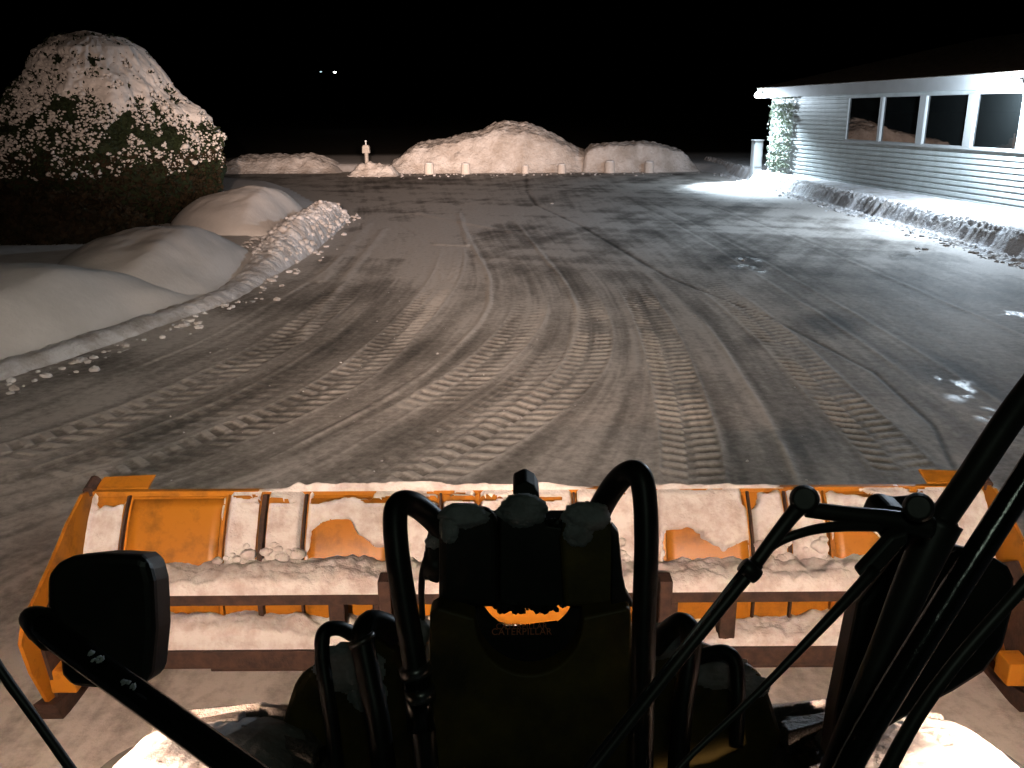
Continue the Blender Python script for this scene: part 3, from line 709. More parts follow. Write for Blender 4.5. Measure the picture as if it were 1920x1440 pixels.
# ================================================================ SNOWY BUSHES
def bush(cx, cy, rmax, top, label, capf, seed, nleaf, nclump, prof, parentname='evergreen_bush'):
    th_ = thing(parentname, (cx, cy, 0), label, 'bush', 'big rounded evergreen bushes at the left')
    zz = np.array([p[0] for p in prof])*top; rr_ = np.array([p[1] for p in prof])*rmax
    L = np.concatenate([[0], np.cumsum(np.hypot(np.diff(zz), np.diff(rr_)))]); L /= L[-1]
    def surf(th, v, off=0.0):
        z = np.interp(v, L, zz); r = np.interp(v, L, rr_)
        th0 = th; th = np.mod(th-np.pi/2, 2*np.pi)
        big = .34*(fbm(th*2.2+seed, v*5, seed, 3)-.5)+.10*(fbm(th*7, v*14, seed+2, 3)-.5)
        zn = np.gradient(zz, L); k = np.clip(z/top, 0, 1)
        r2 = r*(1+big)+off*(1-k**3); z2 = z+off*k+.10*(vn(th*3, v*6, seed+9)-.5)*k
        return cx+r2*np.cos(th0), cy+r2*np.sin(th0), z2
    # dark inner crown
    tt, vv = np.meshgrid(np.linspace(np.pi/2+1e-4, 2.5*np.pi-1e-4, 90), np.linspace(0, 1, 60))
    x, y, z = surf(tt, vv, -.16)
    grid('crown', x, y, z, 'leafdark', th_)
    # trunk
    MB().tube([(cx, cy, -.1), (cx+.1, cy, top*.45)], [.16, .07], 8).build('trunk', 'bark', th_)
    # leaves
    def lp(lo, hi, p=1.0):
        def f(n):
            th = RNG.uniform(np.pi*.95, 2.05*np.pi, n); v = lo+(hi-lo)*RNG.random(n)**p; x, y, z = surf(th, v, 0); o = RNG.uniform(-.22, .06, n)
            dx, dy = x-cx, y-cy; rr2 = np.hypot(dx, dy)+1e-6
            return np.stack([x+dx/rr2*o, y+dy/rr2*o, z+RNG.normal(size=n)*.05], 1)
        return f
    leaves(nleaf, lp(.28, .90), .03, .085, 'leafdark', 'foliage', th_)
    leaves(nleaf//2, lp(.0, .36), .03, .11, 'brown', 'twigs', th_)
    # snow cap: thick sheet on the top with ragged edge and holes
    tt, vv = np.meshgrid(np.linspace(np.pi/2+1e-4, 2.5*np.pi-1e-4, 520), np.linspace(.30, 1, 330))
    te = tt
    tx = np.cos(te); n = fbm(te*4.5, vv*13, seed+20, 5, .6)-.5
    zc = np.interp(vv, L, zz)/top
    thr = capf(te)
    cov = (zc-thr)*4.6+n*3.2
    hole = fbm(te*6, vv*16, seed+33, 3)
    cov = cov-sstep(.62, .70, hole)*1.8*(1-sstep(.86, .93, zc))
    thick = .10*sstep(0, .5, cov)-.03
    x, y, z = surf(te, vv, 0); dx, dy = x-cx, y-cy; rr2 = np.hypot(dx, dy)+1e-6
    lump = .035*(.5-cells(te*9, vv*22, seed+5))+.03*(fbm(te*24, vv*60, seed+6, 2)-.5)
    o_ = thick+lump*(1-sstep(.6, 2.2, cov)*.75)
    grid('snow_cap', x+dx/rr2*o_*.9, y+dy/rr2*o_*.9, z+o_*.9, 'soft', th_, keep=cov > 0)
    # snow tufts lodged in the branches
    base = bmesh.new(); bmesh.ops.create_icosphere(base, subdivisions=1, radius=1); V0 = np.array([v.co[:] for v in base.verts]); F0 = np.array([[v.index for v in f.verts] for f in base.faces]); base.free()
    VV, FF = [], []; i = 0
    while i < nclump:
        th = RNG.uniform(np.pi*.95, 2.05*np.pi); v = .28+.62*RNG.random()**1.0
        zc_ = np.interp(v, L, zz)/top
        dens = np.clip((zc_-.20)/.28, 0, 1)*(.35+.65*vn(np.array(th*9.), np.array(v*22), seed+50))
        if fbm(np.array(th*8.), np.array(v*20.), seed+51, 3) < .53-.16*dens or RNG.random() > dens+.05: continue
        x, y, z = surf(np.array(th), np.array(v), .03*RNG.normal()-.01); r = RNG.uniform(.015, .056)*(.4+.6*RNG.random()); r *= (.7+.6*zc_)*(1.7 if RNG.random() < .04 else 1)
        vv_ = V0*(r*(1+.55*(RNG.random((len(V0), 1))-.5)))*np.array([1.15, 1.15, .92]); VV.append(vv_+np.array([x, y, z])); FF.append(F0+i*len(V0)); i += 1
    raw('snow_tufts', np.concatenate(VV), np.concatenate(FF), 'soft', th_, smooth=True)
    return th_
prof = [(0, .70), (.10, .82), (.22, .95), (.34, 1.0), (.48, .97), (.62, .83), (.74, .68), (.84, .52), (.92, .41), (.97, .27), (1, 0)]
c1 = VY(196, 300, 25.2)
bush(c1.x, 25.2, 3.06, 5.22, 'huge domed evergreen bush capped with snow, ragged snow tufts on its left side', lambda t: .66-.15*np.cos(t-.2), 3, 16000, 9500, prof)
c2 = VY(-160, 300, 26.4)
bush(c2.x, 26.4, 3.0, 4.75, 'smaller snow dusted bush cut off by the left edge behind the huge domed one', lambda t: .84+0*t, 17, 8000, 3600, prof)
# low brown bare shrub at the bush's foot
SX = VY(95, 420, 21.2).x
def twigpos(n):
    a = RNG.random(n)*2*np.pi; r = np.sqrt(RNG.random(n)); return np.stack([SX+2.75*r*np.cos(a), 21.2+1.2*r*np.sin(a), .25+1.25*(1-r**2)**.7*RNG.random(n)**.5], 1)
ug = thing('bare_shrub', (SX, 21.2, .2), 'low dark brown leafless shrub in front of the huge domed bush', 'shrub')
leaves(16000, twigpos, .04, .14, 'brown', 'twigs', ug)
tt, vv = np.meshgrid(np.linspace(0, 2*np.pi, 60), np.linspace(0, 1, 20))
grid('brush_core', SX+2.6*vv*np.cos(tt), 21.2+1.1*vv*np.sin(tt), .2+1.12*(1-vv**2)**.7+.06*vn(tt*4, vv*9, 2), 'brown', ug)

# ================================================================ MARKER POST AND SQUAT POSTS
pp = VY(689, 306, 48.2); scl = 48.2/F/1.0
mp = thing('marker_post', (pp.x, 48.0, 0), 'slim pale post with a small boxy head and bright white tip', 'marker post')
k = 48.0*1.045/F
zt = VY(689, 264, 48.0).z; zh1 = VY(689, 272, 48.0).z; zh0 = VY(689, 287, 48.0).z
MB().tube([(pp.x, 48, 0), (pp.x, 48, zh0)], 3.3*k, 10).build('post', 'pale', mp)
MB().prism([(pp.x-6.5*k, 47.85, zh0), (pp.x+6.5*k, 47.85, zh0), (pp.x+6*k, 47.85, lerp(zh0, zh1, .75)), (pp.x+4.6*k, 47.85, zh1), (pp.x-4.6*k, 47.85, zh1), (pp.x-6*k, 47.85, lerp(zh0, zh1, .75))], (0, .3, 0)).build('head_box', 'pale', mp, bevel=.02)
MB().tube([(pp.x, 48, zh1), (pp.x, 48, zt-.08)], 1.2*k, 8).ball((pp.x, 48, zt-.02), 1.9*k, 2).build('tip', 'reflector', mp, smooth=True)
mb0 = None
posts = [(805, 322, 1.0, 'brightest squat snow frosted post, leftmost at the foot of the tallest pile'), (873, 319, .95, 'squat frosted post second from the left, at the foot of the tallest pile'),
         (985, 322, .75, 'half buried squat post below the middle of the tallest pile'), (1053, 321, .85, 'dim squat post near the right end of the tallest pile'),
         (1143, 319, 1.05, 'grey squat post at the left part of the low flat topped pile'), (1217, 317, 1.0, 'grey squat post at the right part of the low flat topped pile')]
for i, (px, py, s_, lab) in enumerate(posts):
    g = VY(px, py, 48.9-.1*(i % 2))
    if mb0 is None:
        mb0 = thing('squat_post', (0, 0, 0), lab, 'post', 'squat posts along the far edge of the lot')
        o = MB().tube([(0, 0, -.1), (0, 0, .1), (0, 0, .52), (0, 0, .58)], [.25, .26, .25, .20], 14).build('post_body', 'concrete', None, smooth=False, bevel=.01); o.parent = mb0
        o = MB().ball((0, 0, .58), .24, 2, .12, (1, 1, .35)).build('snow_cap', 'snow', None, smooth=True); o.parent = mb0
        t_ = mb0
    else: t_ = copy_tree(mb0)
    t_.location = (g.x, g.y, -.05*(1.2-s_)); t_.scale = (s_, s_, s_); t_['label'] = lab

# ================================================================ FAR STREET LAMPS
def street_lamp(px, py, Yd, m, label, r):
    p = VY(px, py, Yd); t = thing('street_lamp', (p.x, Yd, 0), label, 'street lamp', 'street lamps far off in the dark')
    MB().tube([(p.x, Yd, 0), (p.x, Yd, p.z+.35), (p.x-.9, Yd-.2, p.z+.5)], [.05, .04, .03], 8).build('pole', 'darkpole', t)
    MB().box((p.x-1.5, Yd-.4, p.z+.30), (p.x-.8, Yd, p.z+.46)).build('lamp_head', 'darkpole', t)
    MB().ball((p.x-1.15, Yd-.2, p.z+.26), r, 2, 0, (1, 1, .8)).build('lamp_lens', m, t, smooth=True)
street_lamp(641, 138, 160, 'farlamp', 'distant street lamp, the bright right one of two pinpoints in the dark', .24)
street_lamp(614, 137, 170, 'farlampdim', 'distant street lamp, the faint left one of two pinpoints in the dark', .2)

# ================================================================ SNOW PUSHER
pu = thing('snow_pusher', (.15, 4.6, 0), 'wide orange yellow snow pusher with ribbed back and rusty cross bars', 'snow pusher')
XL, XR = -2.50, 2.80
def mold(v):
    """v 0 (top) .. 1 (bottom) -> Y, z of the back face"""
    ys = [4.86, 4.76, 4.67, 4.60, 4.56, 4.56, 4.60, 4.68]; zs = [1.03, .93, .81, .68, .52, .36, .18, .02]
    x = np.linspace(0, 1, 8); return np.interp(v, x, ys), np.interp(v, x, zs)
vv1 = np.linspace(0, 1, 40); xs1 = np.linspace(XL, XR, 60)
Xg, Vg = np.meshgrid(xs1, vv1); Yg, Zg = mold(Vg)
me_back = grid('moldboard', Xg, Yg, Zg, 'orange', pu, flip=False)
sol = me_back.modifiers.new('s', 'SOLIDIFY'); sol.thickness = .012; sol.offset = 0
# lip along the top edge
MB().box((XL, 4.845, 1.025), (XR, 4.885, 1.055)).build('top_lip', 'orange', pu, bevel=.004)
# ribs (thin gussets standing off the back)
def Xp(px, py=940, Y=4.8): return VY(px, py, Y).x
rib_px = [240, 426, 498, 574, 826, 896, 1076, 1225, 1402, 1470, 1545]
def rib(x, th_=.012, h=.055, m='rust', v0=0.0, v1=.95):
    a = []
    for v in np.linspace(v0, v1, 14):
        y, z = mold(v); a.append(Vector((x-th_/2, y-.004, z)))
    b = []
    for v in np.linspace(v1, v0, 14):
        y, z = mold(v); b.append(Vector((x-th_/2, y-h*.75-.004, z+h*.25)))
    MB().prism(a+b, (th_, 0, 0)).build('rib', m, pu)
for i, px in enumerate(rib_px): rib(Xp(px), .028 if px in (498,) else .012, .05 if px != 498 else .07, 'rust' if px in (240, 498, 574, 826, 1076, 1402, 1470) else 'orange')
# raised panel sheets between some ribs
def panel(x0, x1, v0, v1):
    Xq, Vq = np.meshgrid(np.linspace(x0, x1, 10), np.linspace(v0, v1, 16)); y, z = mold(Vq)
    o = grid('panel', Xq, y-.016, z+.006, 'orange', pu); s = o.modifiers.new('s', 'SOLIDIFY'); s.thickness = .010; s.offset = 0
for a, b in ((242, 424), (576, 740), (1238, 1400), (1548, 1730)): panel(Xp(a)+.02, Xp(b)-.02, .03, .93)
# cross bars
def bar(z0, z1, y0, y1, x0, x1, nm='cross_bar', m='rust'): MB().box((x0, y0, z0), (x1, y1, z1)).build(nm, m, pu, bevel=.006)
zb1 = VY(500, 1112, 4.36).z; zb1b = VY(500, 1136, 4.36).z
zb2 = VY(500, 1222, 4.34).z; zb2b = VY(500, 1254, 4.34).z
xa, xb = XL+.25, XR-.25
bar(zb1b, zb1, 4.36, 4.54, xa, xb); bar(zb2b, zb2, 4.34, 4.54, xa, xb)
bar(zb2b-.06, zb2b-.004, 4.40, 4.50, xa+.5, xb-.6, 'wear_strip')
# upright posts between the bars
for px in (632, 715, 1255, 1365):
    x = VY(px, 1170, 4.38).x; MB().box((x-.045, 4.385, zb2), (x+.045, 4.50, zb1b)).build('upright', 'rust', pu, bevel=.006)
for px in (724, 1245):
    x = VY(px, 1120, 4.3).x; zt_ = VY(px, 1088, 4.26).z; zb_ = VY(px, 1160, 4.26).z
    MB().box((x-.035, 4.24, zb_-.1), (x+.035, 4.352, zt_)).build('hitch_lug', 'rust', pu, bevel=.008)
# end plates with rear wings, shoes and top corner braces
for x, sg in ((XL-.03, -1), (XR+.03, 1)):
    prof_ = [(5.12, 1.02), (4.80, 1.06), (4.60, .98), (4.34, .84), (4.02, .69), (3.96, .60), (4.00, .40), (4.10, .14), (4.22, .05), (5.6, .05), (5.75, .25), (5.6, .62)]
    MB().prism([Vector((x, a, b)) for a, b in prof_], (.02*sg, 0, 0)).build('end_plate', 'orange', pu)
    MB().prism([Vector((x-.05*sg, a, b)) for a, b in ((4.12, .02), (4.26, .0), (5.6, .0), (5.6, .09), (4.32, .09), (4.06, .16))], (.12*sg, 0, 0)).build('skid_shoe', 'rust', pu, bevel=.006)
    MB().prism([Vector((x-.045*sg, a, b)) for a, b in ((4.05, .60), (4.12, .16), (4.20, .14), (4.50, .40), (4.53, .72), (4.40, .80))], (.018*sg, 0, 0)).build('rear_gusset', 'rust', pu)
    MB().box((x-.16*sg, 4.10, .20), (x-.02*sg, 4.24, .34)).build('shoe_bracket', 'orange', pu, bevel=.01)
    a = x
    MB().prism([Vector((a-.02*sg, 4.90, 1.045)), Vector((a-.34*sg, 4.90, 1.045)), Vector((a-.34*sg, 5.03, 1.075)), Vector((a-.04*sg, 5.00, 1.075))], (0, 0, .012)).build('corner_brace', 'orange', pu)
    MB().tube([(a, 4.86, 1.05), (a, 4.97, 1.08)], .035, 10).build('corner_pin', 'rust', pu)

# snow lying on the pusher
def shell(name, X, Y, Z, N, thick, keep, label):
    o = grid(name, X+N[0]*thick, Y+N[1]*thick, Z+N[2]*thick, 'toolsnow', keep=keep); return o
xs2 = np.arange(XL+.02, XR-.02, .011); vs2 = np.linspace(0, .62, 90); Xg, Vg = np.meshgrid(xs2, vs2); Yg, Zg = mold(Vg)
def box_m(px0, px1, v0, v1, e=.03, ev=.04):
    a, b = Xp(px0), Xp(px1); nx = .05*(fbm(Xg*9, Vg*14, 5, 3)-.5); nv = .34*(fbm(Xg*4, Vg*4, 6, 4)-.5)
    return sstep(a-e*1.5, a+e*1.5, Xg+nx)*(1-sstep(b-e, b+e, Xg+nx))*sstep(v0-ev, v0+ev, Vg+nv)*(1-sstep(v1-ev, v1+ev, Vg+nv))
bare = np.zeros_like(Xg)
bare = np.maximum(bare, box_m(243, 421, -.2, .9, .012))
bare = np.maximum(bare, box_m(585, 742, .26, .9, .05)); bare = np.maximum(bare, box_m(1236, 1398, .30, .9, .03)); bare = np.maximum(bare, box_m(1550, 1720, .26, .9, .02))
bare = np.maximum(bare, .9*box_m(176, 240, -.2, .05)); bare = np.maximum(bare, box_m(1402, 1470, -.1, .05)); bare = np.maximum(bare, box_m(1550, 1640, .02, .10)); bare = np.maximum(bare, box_m(1390, 1420, -.1, .13)); bare = np.maximum(bare, box_m(580, 700, -.1, .03))
bare = np.maximum(bare, sstep(.60, .66, fbm(Xg*5, Vg*30, 77, 4))*(1-sstep(.05, .10, Vg)))
dab = sstep(.55, .60, fbm(Xg*6, Vg*9, 15, 3))*box_m(255, 300, .10, .25)
keepm = (bare < .80) | (dab > .12)
for px in rib_px: keepm &= np.abs(Xg-Xp(px)) > (.022 if px == 498 else .010)
thk = .012+.03*fbm(Xg*7, Vg*9, 25, 4)+.022*(.6-cells(Xg*13, Vg*13, 5))*sstep(.15, .5, Vg)+.05*sstep(.40, .62, Vg)
ff = np.maximum(sstep(.28, .72, 1-bare), .8*sstep(.15, .6, dab))
for px in rib_px: ff = ff*(.35+.65*sstep(.010, .035, np.abs(Xg-Xp(px))))
thk = -.004+(thk*sstep(-.02, .06, Vg)+.026)*ff
n_ = (np.zeros_like(Xg), -.62*np.ones_like(Xg), .78*np.ones_like(Xg))
tag(shell('snow_layer', Xg, Yg, Zg, n_, thk, keepm, ''), 'thin snow plastered on the sloping back of the orange pusher', kind='stuff')
def heap(x0, x1, y0, y1, z0, h, seed, label, gaps=(), zoff=None, dens=.011):
    xs_ = np.arange(x0, x1, dens); ys_ = np.arange(y0, y1, dens); Xh, Yh = np.meshgrid(xs_, ys_); u = (Yh-y0)/(y1-y0)
    pr = np.sqrt(np.clip(1-(2*u-1)**2, 0, 1))**.7; hh = h*(.55+.9*fbm(Xh*2.2, Yh*2, seed, 4)) if np.isscalar(h) else np.interp(Xh, h[0], h[1])*np.clip(-.1+2.2*fbm(Xh*2.6, Yh*2, seed, 4), .1, 2)
    Zh = z0+hh*pr+(.035*(.55-cells(Xh*9, Yh*9, seed+3))+.018*(.5-cells(Xh*20, Yh*20, seed+7))+.02*(fbm(Xh*12, Yh*12, seed+9, 3)-.5))*np.clip(pr*1.5, 0, 1)
    k = np.ones_like(Xh, bool)
    for a, b in gaps: k &= ~((Xh > a) & (Xh < b))
    Zh = np.where(pr < .05, z0-.01, Zh)
    return tag(grid('snow_heap', Xh, Yh, Zh, 'toolsnow', keep=k), label, kind='stuff')
heap(xa+.0, xb-.0, 4.35, 4.66, zb1+.002, .075, 71, 'thick ridge of snow lying along the upper cross bar of the pusher')
heap(xa+.1, xb-.1, 4.36, 4.62, zb2+.002, ([VY(p, 1200, 4.45).x for p in (200, 290, 420, 560, 700, 1180, 1370, 1500, 1640, 1800)], [.12, .12, .08, .15, .10, .06, .10, .07, .17, .08]), 83, 'uneven heap of snow lying along the lower cross bar of the pusher')
# snow clumps fallen at the junction, and crust on the lip
mb = MB()
for _ in range(150):
    px = random.choice([random.uniform(420, 570), random.uniform(1090, 1170), random.uniform(1410, 1545)]); v = .30+.25*random.random(); y, z = mold(v)
    mb.ball((Xp(px), y-.035, z+.035), random.uniform(.010, .042), 2, .25, (1.2, 1, .8))
tag(mb.build('snow_clumps', 'toolsnow', None, smooth=True), 'rounded clumps of snow caught between the ribs of the pusher', kind='stuff')
xs_ = np.arange(XL+.7, XR-.5, .012); us = np.linspace(0, 1, 12); Xh, U_ = np.meshgrid(xs_, us)
amt = np.clip(fbm(Xh*1.6, Xh*0, 91, 4)*1.9-.55, 0, 1)*sstep(XL+.75, XL+1.1, Xh); amt = np.maximum(amt, .9*(sstep(Xp(520), Xp(560), Xh)*(1-sstep(Xp(820), Xp(860), Xh))))
Zh = 1.052+.045*amt*np.sin(np.pi*U_)*(.6+.8*vn(Xh*18, U_*3, 92)); 
tag(grid('snow_crust', Xh, 4.84+.05*U_, Zh, 'toolsnow', keep=amt > .06), 'thin crust of snow along the top lip of the pusher', kind='stuff')

# ================================================================ LOADER PARTS
def pxpoly(pts, D): return [P(x, y, D) for x, y in pts]
def slab(name, pts, D, th_, m, bevel=.01, d=(0, 1, 0), parent=None):
    return MB().prism(pxpoly(pts, D), Vector(d).normalized()*th_).build(name, m, parent or loader, bevel=bevel)
def ptube(name, pts, D, r, m='rubber', n=8, parent=None, seg=14, smooth=True):
    """pts (px, py[, D]); r in px"""
    q = [P(p[0], p[1], (p[2] if len(p) > 2 else D)) for p in pts]; r_ = r if isinstance(r, (list, tuple)) else [r]*len(pts)
    D_ = [(p[2] if len(p) > 2 else D) for p in pts]
    sp = spline(q, n); rad = np.interp(np.linspace(0, len(pts)-1, len(sp)), range(len(pts)), [a*b/F for a, b in zip(r_, D_)])
    return MB().tube(sp, list(rad), seg).build(name, m, parent or loader, smooth=smooth)
arc = lambda cx_, cy_, r, a0, a1, n: [(cx_+r*math.cos(math.radians(a)), cy_-r*math.sin(math.radians(a))) for a in np.linspace(a0, a1, n)]
# front tower plate with U notch
notch = arc(992, 1165, 101, 180, 360, 20)
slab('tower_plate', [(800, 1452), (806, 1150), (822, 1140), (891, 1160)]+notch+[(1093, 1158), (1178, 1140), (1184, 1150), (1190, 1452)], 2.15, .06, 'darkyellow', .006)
slab('tower_foot', [(790, 1640), (796, 1453), (1192, 1453), (1200, 1640)], 2.12, .5, 'darkyellow', .01)
# ring of the tilt linkage seen through the notch: black plate with round opening
mb = MB(); outer = arc(990, 1150, 128, 180, 360, 24); outer = outer+[(1118, 1040), (862, 1040)]
op = arc(990, 1090, 94, 205, 335, 20)
lowrim = arc(992, 1155, 135, 195, 345, 20)
poly = lowrim+[(1125, 1100), (1085, 1100)]+[(a, b) for a, b in op[::-1]]+[(895, 1100), (860, 1100)]
mb.prism(pxpoly(poly, 2.26), Vector((0, 1, -.5)).normalized()*.012)
mb.build('linkage_ring', 'black', loader)
# side cheeks and centre head
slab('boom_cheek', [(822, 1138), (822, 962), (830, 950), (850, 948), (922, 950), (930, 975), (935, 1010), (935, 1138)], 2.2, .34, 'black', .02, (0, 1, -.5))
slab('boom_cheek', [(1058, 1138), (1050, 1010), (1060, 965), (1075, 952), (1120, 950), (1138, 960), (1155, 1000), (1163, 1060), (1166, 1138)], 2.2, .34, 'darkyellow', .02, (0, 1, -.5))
slab('cheek_plate', [(1146, 1138), (1148, 985), (1160, 1000), (1168, 1080), (1174, 1110), (1190, 1138)], 2.18, .03, 'black', .004)
slab('pin_boss', [(797, 1020), (805, 1010), (824, 1000), (824, 1098), (803, 1092), (797, 1080)], 2.25, .12, 'black', .01)
slab('tilt_lever', [(936, 1130), (936, 975), (948, 945), (968, 932), (990, 930), (1010, 938), (1022, 960), (1026, 985), (1058, 990), (1058, 1130), (1045, 1136), (1040, 1142), (1030, 1141), (1022, 1150), (1010, 1148), (1000, 1143), (985, 1140), (960, 1138), (948, 1146), (940, 1144)], 2.24, .30, 'black', .012, (0, 1, -.5))
slab('cross_block', [(895, 1128), (895, 1000), (1080, 1000), (1080, 1128), (1056, 1132), (930, 1134)], 2.42, .15, 'black', .006)
# rough caked crumbs under the lever and grease nipple on top
mb = MB()
for _ in range(70):
    px = random.uniform(925, 1062); py = 1132+random.random()*14*(1 if 935 < px < 1050 else .4); p = P(px, py, 2.24+random.uniform(-.01, .04)); mb.ball(p, random.uniform(.004, .011), 1, .5)
for _ in range(40):
    p = P(random.uniform(1026, 1060), random.uniform(975, 1000), 2.25); mb.ball(p, random.uniform(.004, .010), 1, .5)
mb.build('caked_grit', 'black', loader)['kind'] = 'stuff'
slab('top_block', [(962, 930), (963, 912), (985, 902), (1003, 912), (1010, 925), (1012, 936)], 2.5, .10, 'black', .006)
ptube('lever_pin', [(796, 1060, 2.28), (835, 1060, 2.28)], 2.28, 26, 'black', 2)
# snow caps on the three heads
def blobcap(px, py, D, rx, ry, rz_, name='snow_cap'):
    c = P(px, py, D); m_ = MB(); m_.ball(c, 1, 4, 0, (rx, ry, rz_)); o = m_.build(name, 'capsnow', None, smooth=True)
    return o
M['capsnow'] = mat('dusting_of_snow', (.62, .63, .64), .8, noise=(14, (.30, .30, .30), .3, .65), bump=(50, .6, .008))
def snow_patches(name, lst, label, m='capsnow'):
    VV, FF, n0 = [], [], 0
    for (px, py, rx, ry, D, h, sd_) in lst:
        u = np.linspace(-1.15, 1.15, 44); U, V = np.meshgrid(u, u); r2 = U*U+V*V
        b = 1-r2+.9*(fbm(U*2.4+sd_, V*2.4, sd_, 4)-.5)-.25*np.clip(V, 0, 1)
        hh = h*(np.tanh(b*1.6)-.10)+.004*(fbm(U*9, V*9, sd_+3, 2)-.5)
        pts_ = np.array([P(px+a_*rx, py+c_*ry, D-k_) for a_, c_, k_ in zip(U.ravel(), V.ravel(), hh.ravel())])
        idx_ = np.arange(U.size).reshape(U.shape); kp = (b > -.25)
        q_ = np.stack([idx_[:-1, :-1], idx_[1:, :-1], idx_[1:, 1:], idx_[:-1, 1:]], -1).reshape(-1, 4)
        q_ = q_[(kp[:-1, :-1] & kp[1:, :-1] & kp[1:, 1:] & kp[:-1, 1:]).ravel()]; VV.append(pts_); FF.append(q_+n0); n0 += len(pts_)
    V_ = np.concatenate(VV); q_ = np.concatenate(FF); us = np.unique(q_); rm = np.full(len(V_), -1); rm[us] = np.arange(len(us))
    return tag(raw(name, V_[us], rm[q_], m, None, True), label, kind='stuff')
snow_patches('snow_caps', [(868, 968, 46, 24, 2.19, .022, 3), (842, 990, 18, 30, 2.19, .012, 4), (980, 958, 44, 32, 2.23, .030, 7), (1100, 972, 42, 30, 2.19, .026, 12), (1085, 1000, 26, 26, 2.19, .014, 14), (812, 1016, 14, 14, 2.24, .014, 18)],
             'grey snow caps sitting on the dark boom heads of the loader')
# lettering on the black tube seen in the notch
def text(name, s, px, py, D, size, m, parent, rx=72.9, flipv=False, rz=0):
    cu = bpy.data.curves.new(name, 'FONT'); cu.body = s; cu.size = size; cu.extrude = .0006; cu.align_x = 'CENTER'; cu.space_character = 1.08
    o = bpy.data.objects.new(name, cu); COL.objects.link(o); cu.materials.append(M[m])
    o.location = P(px, py, D); o.rotation_euler = (math.radians(rx), 0, math.radians(rz)); o.scale = (1, -1 if flipv else 1, 1)
    dg = bpy.context.evaluated_depsgraph_get(); me = bpy.data.meshes.new_from_object(o.evaluated_get(dg)); mo = bpy.data.objects.new(name, me); COL.objects.link(mo)
    mo.matrix_world = o.matrix_world.copy(); mo.location = o.location; mo.rotation_euler = o.rotation_euler; bpy.data.objects.remove(o)
    return par(mo, parent)
slab('name_strip', [(915, 1181), (1045, 1166), (1046, 1192), (916, 1197)], 2.245, .006, 'decal', 0)
text('lettering', 'CATERPILLAR', 978, 1190, 2.238, .0235, 'red', loader, rz=0)
text('lettering', 'CATERPILLAR', 978, 1179, 2.238, .0200, 'red', loader, rz=0)  # upper double: reflected ghost of the lettering, built as text
# lift arms
slab('lift_arm', [(500, 1460), (530, 1340), (548, 1285), (566, 1255), (590, 1246), (640, 1226), (690, 1195), (720, 1176), (760, 1165), (800, 1165), (800, 1460)], 2.5, .35, 'darkyellow', .03, (0, 1, -.6))
slab('lift_arm', [(1190, 1460), (1190, 1178), (1240, 1180), (1300, 1195), (1370, 1225), (1430, 1258), (1452, 1320), (1478, 1410), (1488, 1460)], 2.5, .35, 'darkyellow', .03, (0, 1, -.6))
snow_patches('snow_dusting', [(655, 1258, 62, 50, 2.49, .022, 23), (690, 1300, 34, 40, 2.49, .014, 24), (772, 1190, 34, 34, 2.49, .016, 25), (1232, 1205, 46, 34, 2.49, .018, 29), (1340, 1262, 70, 30, 2.49, .018, 33), (1405, 1290, 36, 24, 2.49, .012, 36)],
             'patches of grey snow on the dark lift arms of the loader')
# hoses
ptube('hose', [(868, 1045, 2.3), (835, 1000, 2.26), (800, 962, 2.22), (765, 942, 2.18), (742, 958, 2.15), (745, 1040, 2.12), (762, 1150, 2.1), (780, 1260, 2.08), (795, 1380, 2.06), (805, 1500, 2.05)], 2.2, 23)
ptube('hose_clamp', [(776, 1248, 2.08), (781, 1268, 2.08)], 2.08, 30, 'clamp', 2)
ptube('hose_clamp', [(786, 1290, 2.07), (790, 1312, 2.07)], 2.07, 29, 'clamp', 2)
ptube('hose_fitting', [(782, 1268, 2.08), (790, 1370, 2.06)], 2.08, 26, 'gloss', 2)
ptube('hose', [(1118, 968, 2.3), (1145, 920, 2.24), (1172, 890, 2.2), (1196, 888, 2.16), (1208, 925, 2.14), (1212, 1020, 2.12), (1208, 1150, 2.1), (1205, 1300, 2.08), (1200, 1500, 2.05)], 2.2, 23)
ptube('hose', [(690, 1215, 2.45), (665, 1192, 2.42), (635, 1178, 2.38), (608, 1186, 2.35), (604, 1225, 2.33), (612, 1290, 2.3), (625, 1380, 2.28), (635, 1480, 2.26)], 2.4, 14)
ptube('hose', [(745, 1190, 2.42), (720, 1172, 2.4), (693, 1168, 2.37), (680, 1200, 2.33), (692, 1270, 2.3), (708, 1350, 2.27), (722, 1460, 2.25)], 2.4, 23)
ptube('hose_clamp', [(676, 1196, 2.31), (680, 1204, 2.31)], 2.3, 27, 'clamp', 2)
ptube('hose', [(1225, 1215, 2.45), (1250, 1185, 2.42), (1278, 1168, 2.38), (1295, 1190, 2.35), (1292, 1250, 2.32), (1280, 1330, 2.3), (1270, 1460, 2.28)], 2.4, 20)
ptube('hose', [(1300, 1236, 2.46), (1330, 1226, 2.44), (1362, 1224, 2.42), (1380, 1245, 2.4), (1384, 1300, 2.37), (1380, 1400, 2.35)], 2.4, 14)
ptube('hydraulic_line', [(815, 1010, 2.6), (795, 1060, 2.6), (790, 1110, 2.6), (792, 1165, 2.6)], 2.6, 6, 'rubber', 8)
